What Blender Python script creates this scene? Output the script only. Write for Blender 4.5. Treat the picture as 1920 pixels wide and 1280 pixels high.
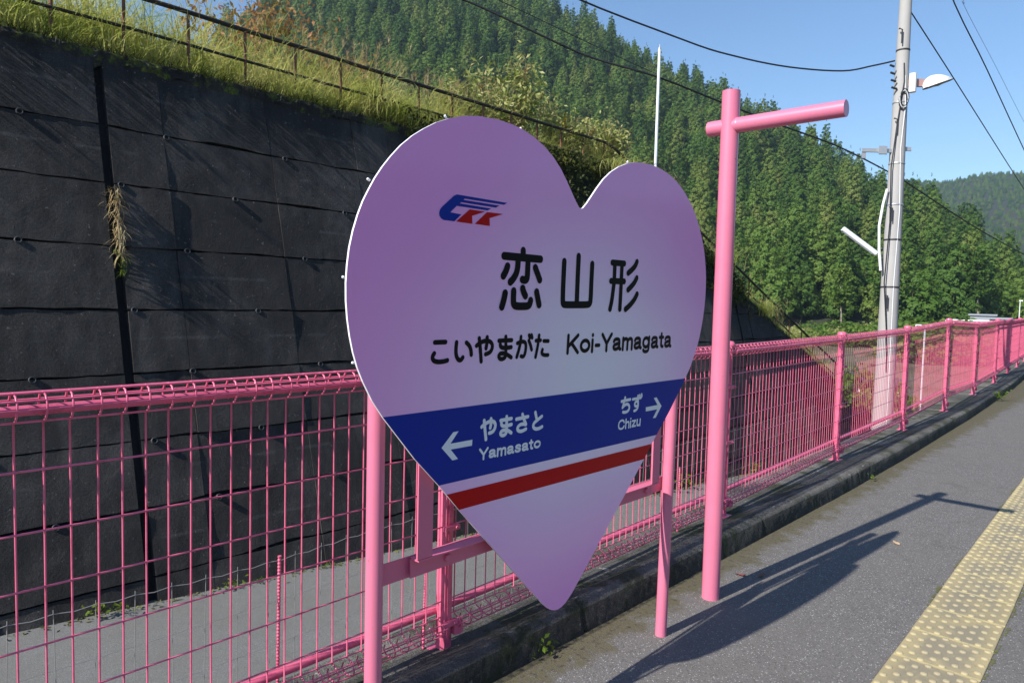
import bpy, bmesh, math, random
import numpy as np
from mathutils import Vector, Matrix, Euler
from mathutils import noise as mnoise

for o in list(bpy.data.objects):
    bpy.data.objects.remove(o)
scene = bpy.context.scene
COL = scene.collection
R = math.radians
rng = random.Random(7)

# ------------------------------------------------------------------ camera
F_PX, PITCH, ROLL, YAW = 1327.56, 0.0579157, 0.0248114, 0.7427513
CAM_Z = 1.55
fw = Vector((-math.sin(YAW)*math.cos(PITCH), math.cos(YAW)*math.cos(PITCH), -math.sin(PITCH)))
rt = Vector((math.cos(YAW), math.sin(YAW), 0))
up = rt.cross(fw)
r2 = math.cos(ROLL)*rt + math.sin(ROLL)*up
u2 = -math.sin(ROLL)*rt + math.cos(ROLL)*up
cam_data = bpy.data.cameras.new('camera')
cam = bpy.data.objects.new('camera', cam_data); COL.objects.link(cam)
m3 = Matrix((r2, u2, -fw)).transposed()
cam.matrix_world = Matrix.Translation((0, 0, CAM_Z)) @ m3.to_4x4()
cam_data.sensor_width = 36.0
cam_data.lens = F_PX/1920*36
cam_data.clip_start = 0.05
cam_data.clip_end = 6000
scene.camera = cam

# ------------------------------------------------------------------ light
SUN_TO = Vector((-0.111, -0.994, 0.764)).normalized()      # direction towards the sun
world = bpy.data.worlds.new('World'); scene.world = world
world.use_nodes = True
wn = world.node_tree; wn.nodes.clear()
sky = wn.nodes.new('ShaderNodeTexSky'); sky.sky_type = 'NISHITA'; sky.sun_disc = False
sky.sun_elevation = math.asin(SUN_TO.z)
sky.sun_rotation = math.atan2(SUN_TO.x, SUN_TO.y)
sky.altitude = 300; sky.air_density = 1.25; sky.dust_density = 0.0; sky.ozone_density = 6.0
bg = wn.nodes.new('ShaderNodeBackground'); bg.inputs['Strength'].default_value = 0.11
wo = wn.nodes.new('ShaderNodeOutputWorld')
wn.links.new(sky.outputs[0], bg.inputs[0]); wn.links.new(bg.outputs[0], wo.inputs[0])
sun_d = bpy.data.lights.new('sun', 'SUN'); sun_d.energy = 5.0; sun_d.angle = R(0.53)
sun_d.color = (1.0, 0.955, 0.88)
sun = bpy.data.objects.new('sun', sun_d); COL.objects.link(sun)
sun.rotation_euler = SUN_TO.to_track_quat('Z', 'Y').to_euler()
sun.location = (0, -20, 30)
vs = scene.view_settings
vs.view_transform = 'Standard'; vs.look = 'None'; vs.gamma = 1.0; vs.use_curve_mapping = False
vs.exposure = 0.6
scene.cycles.max_bounces = 6
scene.cycles.transparent_max_bounces = 6

# ------------------------------------------------------------------ helpers
def tag(o, label=None, cat=None, group=None, kind=None):
    if label: o['label'] = label
    if cat: o['category'] = cat
    if group: o['group'] = group
    if kind: o['kind'] = kind
    return o

def empty(name, loc=(0, 0, 0), rz=0.0):
    o = bpy.data.objects.new(name, None); COL.objects.link(o)
    o.location = loc; o.rotation_euler = (0, 0, rz); o.empty_display_size = 0.2
    return o

class MB:
    """collects faces for ONE mesh; material indices per face"""
    def __init__(s): s.v = []; s.f = []; s.m = []; s.sm = []
    def add(s, vs, fs, mi=0, smooth=False):
        b = len(s.v); s.v += [tuple(p) for p in vs]
        for f in fs:
            s.f.append(tuple(b+i for i in f)); s.m.append(mi); s.sm.append(smooth)
        return s
    def box(s, c, d, rz=0.0, mi=0, axes=None):
        c = Vector(c); hx, hy, hz = d[0]/2, d[1]/2, d[2]/2
        if axes is None:
            ax = Vector((math.cos(rz), math.sin(rz), 0)); ay = Vector((-math.sin(rz), math.cos(rz), 0)); az = Vector((0, 0, 1))
        else: ax, ay, az = axes
        vs = [c+ax*hx*a+ay*hy*b+az*hz*e for e in (-1, 1) for b in (-1, 1) for a in (-1, 1)]
        return s.add(vs, [(0, 2, 3, 1), (4, 5, 7, 6), (0, 1, 5, 4), (2, 6, 7, 3), (0, 4, 6, 2), (1, 3, 7, 5)], mi)
    def bbox(s, c, d, bev, axes=None, mi=0):
        """box with chamfered long edges (section in the first two axes)"""
        c = Vector(c)
        ax, ay, az = axes or (Vector((1, 0, 0)), Vector((0, 1, 0)), Vector((0, 0, 1)))
        hx, hy = d[0]/2, d[1]/2
        sec = [(hx-bev, -hy), (hx, -hy+bev), (hx, hy-bev), (hx-bev, hy), (-hx+bev, hy), (-hx, hy-bev), (-hx, -hy+bev), (-hx+bev, -hy)]
        vs = [c+ax*a+ay*b+az*e*d[2]/2 for e in (-1, 1) for a, b in sec]
        n = 8
        fs = [(i, (i+1) % n, n+(i+1) % n, n+i) for i in range(n)]+[tuple(range(n-1, -1, -1)), tuple(range(n, 2*n))]
        return s.add(vs, fs, mi)
    def tube(s, pts, r, n=8, cap=True, mi=0, closed=False, smooth=True):
        pts = [Vector(p) for p in pts]; k = len(pts)
        rr = r if isinstance(r, (list, tuple)) else [r]*k
        vs = []; ref = None
        for i, p in enumerate(pts):
            if closed: t = (pts[(i+1) % k]-pts[i-1])
            else: t = pts[min(i+1, k-1)]-pts[max(i-1, 0)]
            t.normalize()
            if ref is None:
                ref = Vector((0, 0, 1)) if abs(t.z) < .9 else Vector((1, 0, 0))
            a = ref-t*ref.dot(t)
            if a.length < 1e-5: a = t.orthogonal()
            a.normalize(); ref = a; b = t.cross(a)
            for j in range(n):
                an = 2*math.pi*j/n
                vs.append(p+(a*math.cos(an)+b*math.sin(an))*rr[i])
        fs = []
        for i in range(k if closed else k-1):
            i2 = (i+1) % k
            for j in range(n):
                j2 = (j+1) % n
                fs.append((i*n+j, i*n+j2, i2*n+j2, i2*n+j))
        s.add(vs, fs, mi, smooth)
        if cap and not closed:
            s.add(vs[:n], [tuple(range(n-1, -1, -1))], mi)          # own vertices: keeps the side shading straight
            s.add(vs[(k-1)*n:], [tuple(range(n))], mi)
        return s
    def lathe(s, prof, base, axis=Vector((0, 0, 1)), n=16, mi=0, smooth=True):
        """prof: list of (radius, height)"""
        base = Vector(base); axis = Vector(axis).normalized(); a = axis.orthogonal().normalized(); b = axis.cross(a)
        vs = [base+axis*h+(a*math.cos(2*math.pi*j/n)+b*math.sin(2*math.pi*j/n))*r for r, h in prof for j in range(n)]
        fs = [(i*n+j, i*n+(j+1) % n, (i+1)*n+(j+1) % n, (i+1)*n+j) for i in range(len(prof)-1) for j in range(n)]
        return s.add(vs, fs, mi, smooth)
    def build(s, name, mat, parent=None, origin=None):
        me = bpy.data.meshes.new(name)
        v = s.v
        if origin is not None:
            ox, oy, oz = origin; v = [(p[0]-ox, p[1]-oy, p[2]-oz) for p in v]
        me.from_pydata(v, [], s.f)
        mats = mat if isinstance(mat, (list, tuple)) else [mat]
        for m in mats: me.materials.append(m)
        me.polygons.foreach_set('material_index', s.m)
        me.polygons.foreach_set('use_smooth', s.sm)
        me.update()
        o = bpy.data.objects.new(name, me); COL.objects.link(o)
        if origin is not None: o.location = origin
        if parent is not None: o.parent = parent
        return o

def link_copy(src, parent=None, loc=None, rz=None, scale=None):
    c = src.copy(); COL.objects.link(c)
    if parent is not None: c.parent = parent
    if loc is not None: c.location = loc
    if rz is not None: c.rotation_euler = (0, 0, rz)
    if scale is not None: c.scale = scale
    return c

# ------------------------------------------------------------------ materials
class NT:
    def __init__(s, name):
        s.m = bpy.data.materials.new(name); s.m.use_nodes = True
        s.t = s.m.node_tree; s.t.nodes.clear()
        s.out = s.n('ShaderNodeOutputMaterial'); s.b = s.n('ShaderNodeBsdfPrincipled')
        s.l(s.b.outputs[0], s.out.inputs[0])
        s.tc = None
    def n(s, t, **kw):
        x = s.t.nodes.new(t)
        for k, v in kw.items(): setattr(x, k, v)
        return x
    def l(s, a, b): s.t.links.new(a, b)
    def co(s, kind='Object'):
        if s.tc is None: s.tc = s.n('ShaderNodeTexCoord')
        return s.tc.outputs[kind]
    def geo(s): return s.n('ShaderNodeNewGeometry').outputs['Position']
    def mapping(s, vec, scale=(1, 1, 1), rot=(0, 0, 0), loc=(0, 0, 0)):
        mp = s.n('ShaderNodeMapping'); mp.inputs['Scale'].default_value = scale; mp.inputs['Rotation'].default_value = rot
        mp.inputs['Location'].default_value = loc
        s.l(vec, mp.inputs['Vector']); return mp.outputs[0]
    def noise(s, vec, scale, detail=4, rough=.55, dist=0.0):
        x = s.n('ShaderNodeTexNoise'); x.inputs['Scale'].default_value = scale; x.inputs['Detail'].default_value = detail
        x.inputs['Roughness'].default_value = rough; x.inputs['Distortion'].default_value = dist
        s.l(vec, x.inputs['Vector']); return x.outputs['Fac']
    def voro(s, vec, scale, feature='F1', out='Distance'):
        x = s.n('ShaderNodeTexVoronoi'); x.feature = feature; x.inputs['Scale'].default_value = scale
        s.l(vec, x.inputs['Vector']); return x.outputs[out]
    def ramp(s, fac, stops, interp='LINEAR'):
        x = s.n('ShaderNodeValToRGB'); x.color_ramp.interpolation = interp
        els = x.color_ramp.elements
        while len(els) > 1: els.remove(els[-1])
        els[0].position = stops[0][0]; els[0].color = c4(stops[0][1])
        for p, c in stops[1:]:
            e = els.new(p); e.color = c4(c)
        s.l(fac, x.inputs['Fac']); return x.outputs[0]
    def mix(s, fac, a, b, mode='MIX'):
        x = s.n('ShaderNodeMix'); x.data_type = 'RGBA'; x.blend_type = mode
        for sock, val in ((x.inputs['Factor'], fac), (x.inputs['A'], a), (x.inputs['B'], b)):
            pass
        fa = x.inputs[0]; A = x.inputs[6]; B = x.inputs[7]
        for sock, val in ((fa, fac), (A, a), (B, b)):
            if isinstance(val, bpy.types.NodeSocket): s.l(val, sock)
            elif isinstance(val, (int, float)): sock.default_value = val if sock is fa else (val, val, val, 1)
            else: sock.default_value = c4(val)
        return x.outputs[2]
    def math(s, op, a, b=None, c=None, clamp=False):
        x = s.n('ShaderNodeMath'); x.operation = op; x.use_clamp = clamp
        for i, val in enumerate((a, b, c)):
            if val is None: continue
            if isinstance(val, bpy.types.NodeSocket): s.l(val, x.inputs[i])
            else: x.inputs[i].default_value = val
        return x.outputs[0]
    def col(s, c):
        if isinstance(c, bpy.types.NodeSocket): s.l(c, s.b.inputs['Base Color'])
        else: s.b.inputs['Base Color'].default_value = c4(c)
    def set(s, **kw):
        for k, v in kw.items():
            sock = s.b.inputs[k.replace('_', ' ')]
            if isinstance(v, bpy.types.NodeSocket): s.l(v, sock)
            else: sock.default_value = v
    def bump(s, h, strength=.3, dist=.01):
        x = s.n('ShaderNodeBump'); x.inputs['Strength'].default_value = strength; x.inputs['Distance'].default_value = dist
        s.l(h, x.inputs['Height']); s.l(x.outputs[0], s.b.inputs['Normal'])

def c4(c):
    if isinstance(c, (int, float)): return (c, c, c, 1)
    return tuple(c) if len(c) == 4 else (c[0], c[1], c[2], 1)

def plain(name, col, rough=.5, metal=0.0, var=.12, scale=8.0, bump=0.0, coat=0.0, dirt=None, dscale=3.0, coord='Object', spec=.5):
    t = NT(name); co = t.co(coord) if coord != 'World' else t.geo()
    n = t.noise(co, scale, 5)
    c = t.mix(n, tuple(x*(1-var) for x in col), tuple(min(1, x*(1+var)) for x in col))
    if dirt:
        d = t.noise(co, dscale, 6, .65)
        c = t.mix(t.ramp(d, [(.52, 0), (.72, 1)]), c, dirt)
    t.col(c); t.set(Roughness=rough, Metallic=metal, Coat_Weight=coat)
    t.b.inputs['Specular IOR Level'].default_value = spec
    if bump: t.bump(t.noise(co, scale*6, 4), bump, .004)
    return t.m

M = {}
PINK_DIRT = (.42, .10, .16)
M['pole_pink'] = plain('pink_gloss_paint', (.66, .175, .275), .36, var=.05, scale=5, coat=.25, dirt=(.66, .16, .26), dscale=9)
def chips(mat, scale, thr, colr):
    """small worn-through spots in a paint"""
    nt = mat.node_tree; bs = [x for x in nt.nodes if x.type == 'BSDF_PRINCIPLED'][0]; src = bs.inputs['Base Color'].links[0].from_socket
    tc = nt.nodes.new('ShaderNodeTexCoord'); nz = nt.nodes.new('ShaderNodeTexNoise'); nz.inputs['Scale'].default_value = scale; nz.inputs['Detail'].default_value = 3
    gt = nt.nodes.new('ShaderNodeMath'); gt.operation = 'GREATER_THAN'; gt.inputs[1].default_value = thr
    mx = nt.nodes.new('ShaderNodeMix'); mx.data_type = 'RGBA'; mx.inputs[7].default_value = c4(colr)
    nt.links.new(tc.outputs['Object'], nz.inputs['Vector']); nt.links.new(nz.outputs['Fac'], gt.inputs[0]); nt.links.new(gt.outputs[0], mx.inputs[0]); nt.links.new(src, mx.inputs[6]); nt.links.new(mx.outputs[2], bs.inputs['Base Color'])
chips(M['pole_pink'], 42, .735, (.30, .12, .10))
M['fence_pink'] = plain('pink_vinyl_coating', (.70, .135, .235), .38, var=.10, scale=14, coat=.15, dirt=(.45, .05, .12), dscale=16, coord='World')
M['bracket_pink'] = plain('pink_bracket_paint', (.64, .15, .245), .42, var=.06, scale=7)
M['white_paint'] = plain('white_paint', (.78, .78, .77), .45, var=.05)
M['lamp_white'] = plain('lamp_white', (.80, .78, .72), .4, var=.05, dirt=(.55, .52, .45), dscale=5)
M['lamp_lens'] = plain('lamp_lens', (.12, .12, .11), .25)
M['tube_white'] = plain('tube_white', (.75, .77, .80), .35, var=.04)
M['galv'] = plain('galvanised_steel', (.52, .53, .54), .45, metal=.6, var=.12, scale=20)
M['dark_iron'] = plain('dark_iron', (.03, .03, .033), .6, var=.2)
M['cable'] = plain('cable_black', (.012, .013, .015), .5)
M['black'] = plain('black_print', (.006, .006, .008), .28, var=0.0, spec=.15)
M['sign_white'] = plain('white_print', (.82, .82, .82), .30, var=.02, spec=.15)
M['sign_blue'] = plain('blue_print', (.009, .030, .28), .25, var=.03, scale=2, spec=.15)
M['sign_red'] = plain('red_print', (.48, .004, .006), .28, var=.03, spec=.15)
M['sign_edge'] = plain('panel_edge', (.82, .82, .84), .35, var=.02)
M['netting'] = plain('grey_wire', (.30, .32, .31), .5, metal=.3, coord='World')
M['rail_rust'] = plain('rail_rust', (.022, .018, .014), .75, var=.4, scale=3, dirt=(.06, .028, .014), dscale=2.0, coord='World', bump=.3)
M['post_rust'] = plain('post_rust', (.20, .085, .045), .8, var=.35, scale=9, dirt=(.045, .028, .02), dscale=6, coord='World', bump=.3)
M['conduit'] = plain('conduit', (.62, .63, .64), .5)
M['roof_dark'] = plain('dark_roof_sheet', (.035, .045, .07), .5)
M['rail_steel'] = plain('rail_steel', (.16, .10, .07), .5, metal=.5, coord='World')

# heart face print: white centre fading to pink purple at the rim
t = NT('heart_face_print'); co = t.co('Object')
sep = t.n('ShaderNodeSeparateXYZ'); t.l(co, sep.inputs[0])
dx = t.math('DIVIDE', t.math('SUBTRACT', sep.outputs[1], 0.13), .92)
dz = t.math('DIVIDE', t.math('ADD', sep.outputs[2], .06), .66)
d = t.math('SQRT', t.math('ADD', t.math('MULTIPLY', dx, dx), t.math('MULTIPLY', dz, dz)))
n = t.noise(co, 1.6, 2, .4)
d = t.math('ADD', d, t.math('MULTIPLY', t.math('SUBTRACT', n, .5), .22))
face = t.ramp(t.math('MULTIPLY', d, .7), [(.0, (.90, .83, .86)), (.28, (.90, .77, .86)), (.52, (.90, .57, .81)), (.76, (.89, .39, .73)), (1.0, (.88, .33, .69))], 'B_SPLINE')
t.col(face); t.set(Roughness=.25, Coat_Weight=.22, Coat_Roughness=.07); t.b.inputs['Specular IOR Level'].default_value = .25
t.bump(t.noise(co, 2.6, 3), .10, .02)
M['heart_face'] = t.m

# asphalt of the platform and of the road
def asphalt(name, base, speck, tint_edge=None):
    t = NT(name); co = t.geo()
    n1 = t.noise(co, 160, 3, .7); v = t.voro(co, 190); v2 = t.voro(co, 320)
    big = t.noise(co, 1.1, 5, .6); mid = t.noise(co, 7, 5, .6)
    c = t.mix(t.ramp(n1, [(.30, 0), (.72, 1)]), tuple(x*.62 for x in base), tuple(x*1.35 for x in base))
    cellc = t.n('ShaderNodeTexVoronoi'); cellc.inputs['Scale'].default_value = 150; t.l(co, cellc.inputs['Vector'])
    sp = t.n('ShaderNodeSeparateColor'); t.l(cellc.outputs['Color'], sp.inputs[0])
    big_stone = t.math('MULTIPLY', t.math('GREATER_THAN', sp.outputs[0], .87), t.math('LESS_THAN', cellc.outputs['Distance'], .42))
    c = t.mix(big_stone, c, speck)
    dark = t.math('MULTIPLY', t.math('LESS_THAN', sp.outputs[1], .18), .6)
    c = t.mix(dark, c, tuple(x*.45 for x in base))
    c = t.mix(t.ramp(big, [(.35, 0), (.7, 1)]), c, t.mix(.5, c, (.16, .15, .135)), )
    c = t.mix(t.math('MULTIPLY', t.ramp(mid, [(.5, 0), (.8, 1)]), .35), c, tuple(x*.6 for x in base))
    t.col(c); t.set(Roughness=.9); t.b.inputs['Specular IOR Level'].default_value = .15
    h = t.math('ADD', t.math('MULTIPLY', v, -.6), t.math('MULTIPLY', n1, .6))
    t.bump(h, .55, .006)
    return t, c, co
t, c, co = asphalt('platform_asphalt', (.158, .148, .140), (.46, .45, .44))
# moss and soil along the kerb foot
sep = t.n('ShaderNodeSeparateXYZ'); t.l(co, sep.inputs[0])
edge = t.math('MULTIPLY', t.math('ADD', sep.outputs[0], 1.93), .8)          # metres out from the kerb
nn = t.noise(co, 5.5, 6, .7)
near = t.math('SUBTRACT', t.math('ADD', nn, .20), t.math('MULTIPLY', edge, 2.0))
fmoss = t.ramp(near, [(.36, 0), (.52, 1)])
soil = t.ramp(t.noise(co, 34, 5, .7), [(.32, (.03, .026, .016)), (.50, (.115, .098, .062)), (.66, (.075, .080, .018)), (.8, (.16, .14, .10))])
stain = t.ramp(t.noise(co, 2.3, 5, .6, 1.2), [(.58, 0), (.70, 1)])
c = t.mix(t.math('MULTIPLY', stain, .30), c, (.075, .07, .062))
t.col(t.mix(t.math('MULTIPLY', fmoss, .85), c, soil))
M['platform_asphalt'] = t.m
M['road_asphalt'] = asphalt('road_asphalt', (.19, .19, .185), (.42, .42, .41))[0].m

def concrete(name, dark, light, streak=True, moss=None, rough=.9, sc=1.0, lime=False):
    t = NT(name); co = t.geo()
    n = t.noise(co, 1.3*sc, 7, .62); f = t.noise(co, 26*sc, 6, .7); g = t.noise(co, 120, 3, .7)
    c = t.ramp(t.math('ADD', t.math('MULTIPLY', n, .6), t.math('MULTIPLY', f, .4)), [(.34, dark), (.50, tuple((a+b)/2 for a, b in zip(dark, light))), (.68, light)])
    if streak:
        s = t.noise(t.mapping(co, (3.2, 3.2, .28)), 1.6, 5, .6)
        c = t.mix(t.ramp(s, [(.42, 0), (.66, .75)]), c, tuple(x*.45 for x in dark))
    wide = t.noise(co, .42*sc, 5, .6, .6)
    c = t.mix(t.ramp(wide, [(.36, .75), (.52, 0)]), c, tuple(x*.8 for x in dark)); c = t.mix(t.ramp(wide, [(.54, 0), (.72, .5)]), c, tuple(min(1, x*1.5) for x in light))
    oi = t.n('ShaderNodeObjectInfo')
    c = t.mix(t.math('MULTIPLY', oi.outputs['Random'], .35), c, t.mix(.5, c, dark))
    lich = t.math('MULTIPLY', t.math('GREATER_THAN', t.noise(co, 17, 3, .6), .69), .5)
    grain = t.noise(co, 60*sc, 4, .75); c = t.mix(t.ramp(grain, [(.40, .55), (.56, 0)]), c, tuple(x*.5 for x in dark)); c = t.mix(t.ramp(grain, [(.60, 0), (.74, .5)]), c, tuple(x*1.9 for x in light))
    c = t.mix(lich, c, tuple(min(1, x*2.6) for x in light))
    if moss:
        mm = t.noise(co, 3.1, 6, .7)
        c = t.mix(t.ramp(mm, [(.50, 0), (.60, 1)]), c, t.ramp(f, [(.35, (.02, .03, .006)), (.65, moss)]))
    if lime:      # lime bleeding out of the horizontal pour joints
        sz = t.n('ShaderNodeSeparateXYZ'); t.l(co, sz.inputs[0])
        fr = t.math('ABSOLUTE', t.math('SUBTRACT', t.math('FRACT', t.math('DIVIDE', t.math('ADD', sz.outputs[2], 9.29), .923)), .5))   # .5 on a joint
        near_j = t.ramp(t.math('ADD', fr, t.math('MULTIPLY', t.math('SUBTRACT', t.noise(co, 9, 4, .7), .5), .06)), [(.462, 0), (.49, 1)])
        patch = t.ramp(t.noise(co, 1.4, 4, .6), [(.50, 0), (.60, 1)])
        c = t.mix(t.math('MULTIPLY', t.math('MULTIPLY', near_j, patch), .22), c, (.17, .16, .155))
    t.col(c); t.set(Roughness=rough)
    h = t.math('ADD', t.math('MULTIPLY', f, .7), t.math('MULTIPLY', g, .35))
    t.bump(h, 1.0, .03)
    return t
M['wall_concrete'] = concrete('stained_wall_concrete', (.015, .0135, .014), (.098, .088, .080), lime=True).m
M['wall_back'] = concrete('joint_dark', (.010, .010, .011), (.022, .021, .021)).m
M['weep'] = plain('weep_pipe', (.045, .046, .05), .6, var=.4, scale=12)
M['wall_cap'] = concrete('mossy_cap', (.020, .019, .017), (.060, .056, .048), moss=(.16, .20, .02)).m
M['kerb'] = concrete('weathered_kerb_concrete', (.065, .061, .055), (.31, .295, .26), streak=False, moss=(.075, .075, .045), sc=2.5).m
M['kerb_front'] = concrete('shade_darkened_kerb_front', (.026, .025, .021), (.125, .118, .10), streak=False, moss=(.035, .038, .018), sc=2.5).m  # front face shade painted in as darker concrete, with mossy patches
M['pole_concrete'] = plain('pole_concrete', (.385, .372, .36), .8, var=.10, scale=2.5, dirt=(.36, .34, .31), dscale=1.5, bump=.2)
M['ground'] = None
t = NT('valley_ground'); co = t.geo()
c = t.ramp(t.noise(co, .12, 6, .6), [(.30, (.07, .085, .025)), (.48, (.15, .13, .06)), (.60, (.21, .17, .11)), (.75, (.09, .11, .03))])
c = t.mix(t.math('MULTIPLY', t.noise(co, 3, 5, .7), .5), c, (.05, .055, .02))
t.col(c); t.set(Roughness=.95); t.bump(t.noise(co, 6, 5), .5, .05)
M['ground'] = t.m
t = NT('ballast'); co = t.geo()
v = t.voro(co, 22); c = t.ramp(t.voro(co, 22, 'F1', 'Color'), [(.0, (.06, .05, .045)), (1, (.22, .19, .16))])
t.col(c); t.set(Roughness=.9); t.bump(v, 1.0, .03); M['ballast'] = t.m
t = NT('forest_floor'); co = t.geo()
t.col(t.ramp(t.noise(co, .3, 6, .6), [(.35, (.010, .014, .006)), (.65, (.030, .034, .014))])); t.set(Roughness=1.0)
M['forest_floor'] = t.m
t = NT('bank_soil'); co = t.geo()
t.col(t.ramp(t.noise(co, 1.5, 6, .6), [(.35, (.03, .032, .012)), (.65, (.09, .085, .035))])); t.set(Roughness=1.0)
M['bank'] = t.m

def leafmat(name, cols, trans=.35, rough=.6, world_scale=.5, rand=.9, hue=0.0):
    """cols: list of colours picked by object random + local noise"""
    t = NT(name); oi = t.n('ShaderNodeObjectInfo')
    co = t.geo()
    n = t.noise(co, world_scale, 4, .6)
    f = t.math('ADD', t.math('MULTIPLY', oi.outputs['Random'], rand), t.math('MULTIPLY', t.math('SUBTRACT', n, .5), 1.1), clamp=True) if rand else t.math('ADD', t.math('MULTIPLY', t.math('SUBTRACT', n, .5), 2.2), .5, clamp=True)
    stops = [(i/(len(cols)-1), c) for i, c in enumerate(cols)]
    c = t.ramp(f, stops)
    t.col(c); t.set(Roughness=rough)
    t.b.inputs['Specular IOR Level'].default_value = .25
    tr = t.n('ShaderNodeBsdfTranslucent'); t.l(c, tr.inputs[0])
    mx = t.n('ShaderNodeMixShader'); mx.inputs[0].default_value = trans
    t.l(t.b.outputs[0], mx.inputs[1]); t.l(tr.outputs[0], mx.inputs[2]); t.l(mx.outputs[0], t.out.inputs[0])
    return t.m
M['cedar'] = leafmat('cedar_needles', [(.042, .092, .013), (.074, .145, .021), (.120, .195, .031), (.180, .218, .050)], .28, .7, .12)
M['broad'] = leafmat('broad_leaves', [(.065, .140, .016), (.105, .185, .026), (.170, .230, .045)], .35, .6, .3)
M['brown_leaf'] = leafmat('brown_leaves', [(.085, .035, .020), (.12, .06, .03)], .3, .7, .5)
M['far_forest'] = leafmat('far_forest', [(.045, .085, .026), (.065, .105, .030), (.085, .12, .04)], .15, .8, .02)
M['grass'] = leafmat('pampas_grass', [(.19, .26, .04), (.38, .42, .085), (.56, .54, .18), (.66, .61, .30)], .55, .55, 1.3, rand=0)
M['straw'] = leafmat('dry_straw', [(.30, .20, .09), (.46, .36, .19), (.56, .48, .30)], .3, .7, 3, rand=0)
M['shrub_leaf'] = leafmat('shrub_leaves', [(.11, .16, .03), (.26, .30, .075), (.42, .40, .16), (.38, .19, .08)], .35, .4, 2.2, rand=0)
M['rust_leaf'] = leafmat('autumn_leaves', [(.16, .15, .04), (.34, .19, .07), (.48, .20, .10)], .4, .5, 1.5, rand=0)
M['vine'] = leafmat('vine_leaves', [(.02, .03, .008), (.05, .065, .015), (.13, .13, .03)], .3, .5, 2.5, rand=0)
M['weed'] = leafmat('weed_leaves', [(.05, .09, .012), (.12, .19, .02), (.22, .26, .04)], .45, .5, 9, rand=0)
M['bark'] = plain('bark', (.075, .055, .042), .9, var=.3, scale=3)
M['pale_bark'] = plain('pale_bark', (.26, .22, .18), .9, var=.25, scale=2)
# tactile tile
t = NT('tactile_tile_yellow'); co = t.geo(); oc = t.co('Object')
oi = t.n('ShaderNodeObjectInfo')
base = t.mix(oi.outputs['Random'], (.35, .285, .145), (.41, .335, .175))
spz = t.n('ShaderNodeSeparateXYZ'); t.l(oc, spz.inputs[0])
mid = t.ramp(t.math('ABSOLUTE', spz.outputs[0]), [(.085, 1), (.15, .25)])
wear = t.math('MULTIPLY', t.ramp(t.noise(co, 4.5, 6, .7), [(.34, 0), (.54, 1)]), mid)
base = t.mix(t.math('MULTIPLY', wear, .75), base, (.185, .165, .13))
top = t.ramp(spz.outputs[2], [(.0075, 0), (.0115, 1)])
base = t.mix(t.math('MULTIPLY', top, .75), base, (.45, .385, .23))
rim = t.math('GREATER_THAN', t.math('ABSOLUTE', spz.outputs[1]), .160)
base = t.mix(t.math('MULTIPLY', rim, .55), base, (.46, .39, .20))
base = t.mix(t.math('MULTIPLY', t.math('GREATER_THAN', t.noise(co, 60, 3, .6), .66), .5), base, (.20, .17, .11))
t.col(base); t.set(Roughness=.8); t.bump(t.noise(co, 150, 3), .4, .003)
M['tactile'] = t.m
M['grout'] = plain('tile_edge_soil', (.10, .10, .035), .95, var=.4, scale=30, coord='World', dirt=(.14, .16, .02), dscale=8)

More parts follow.
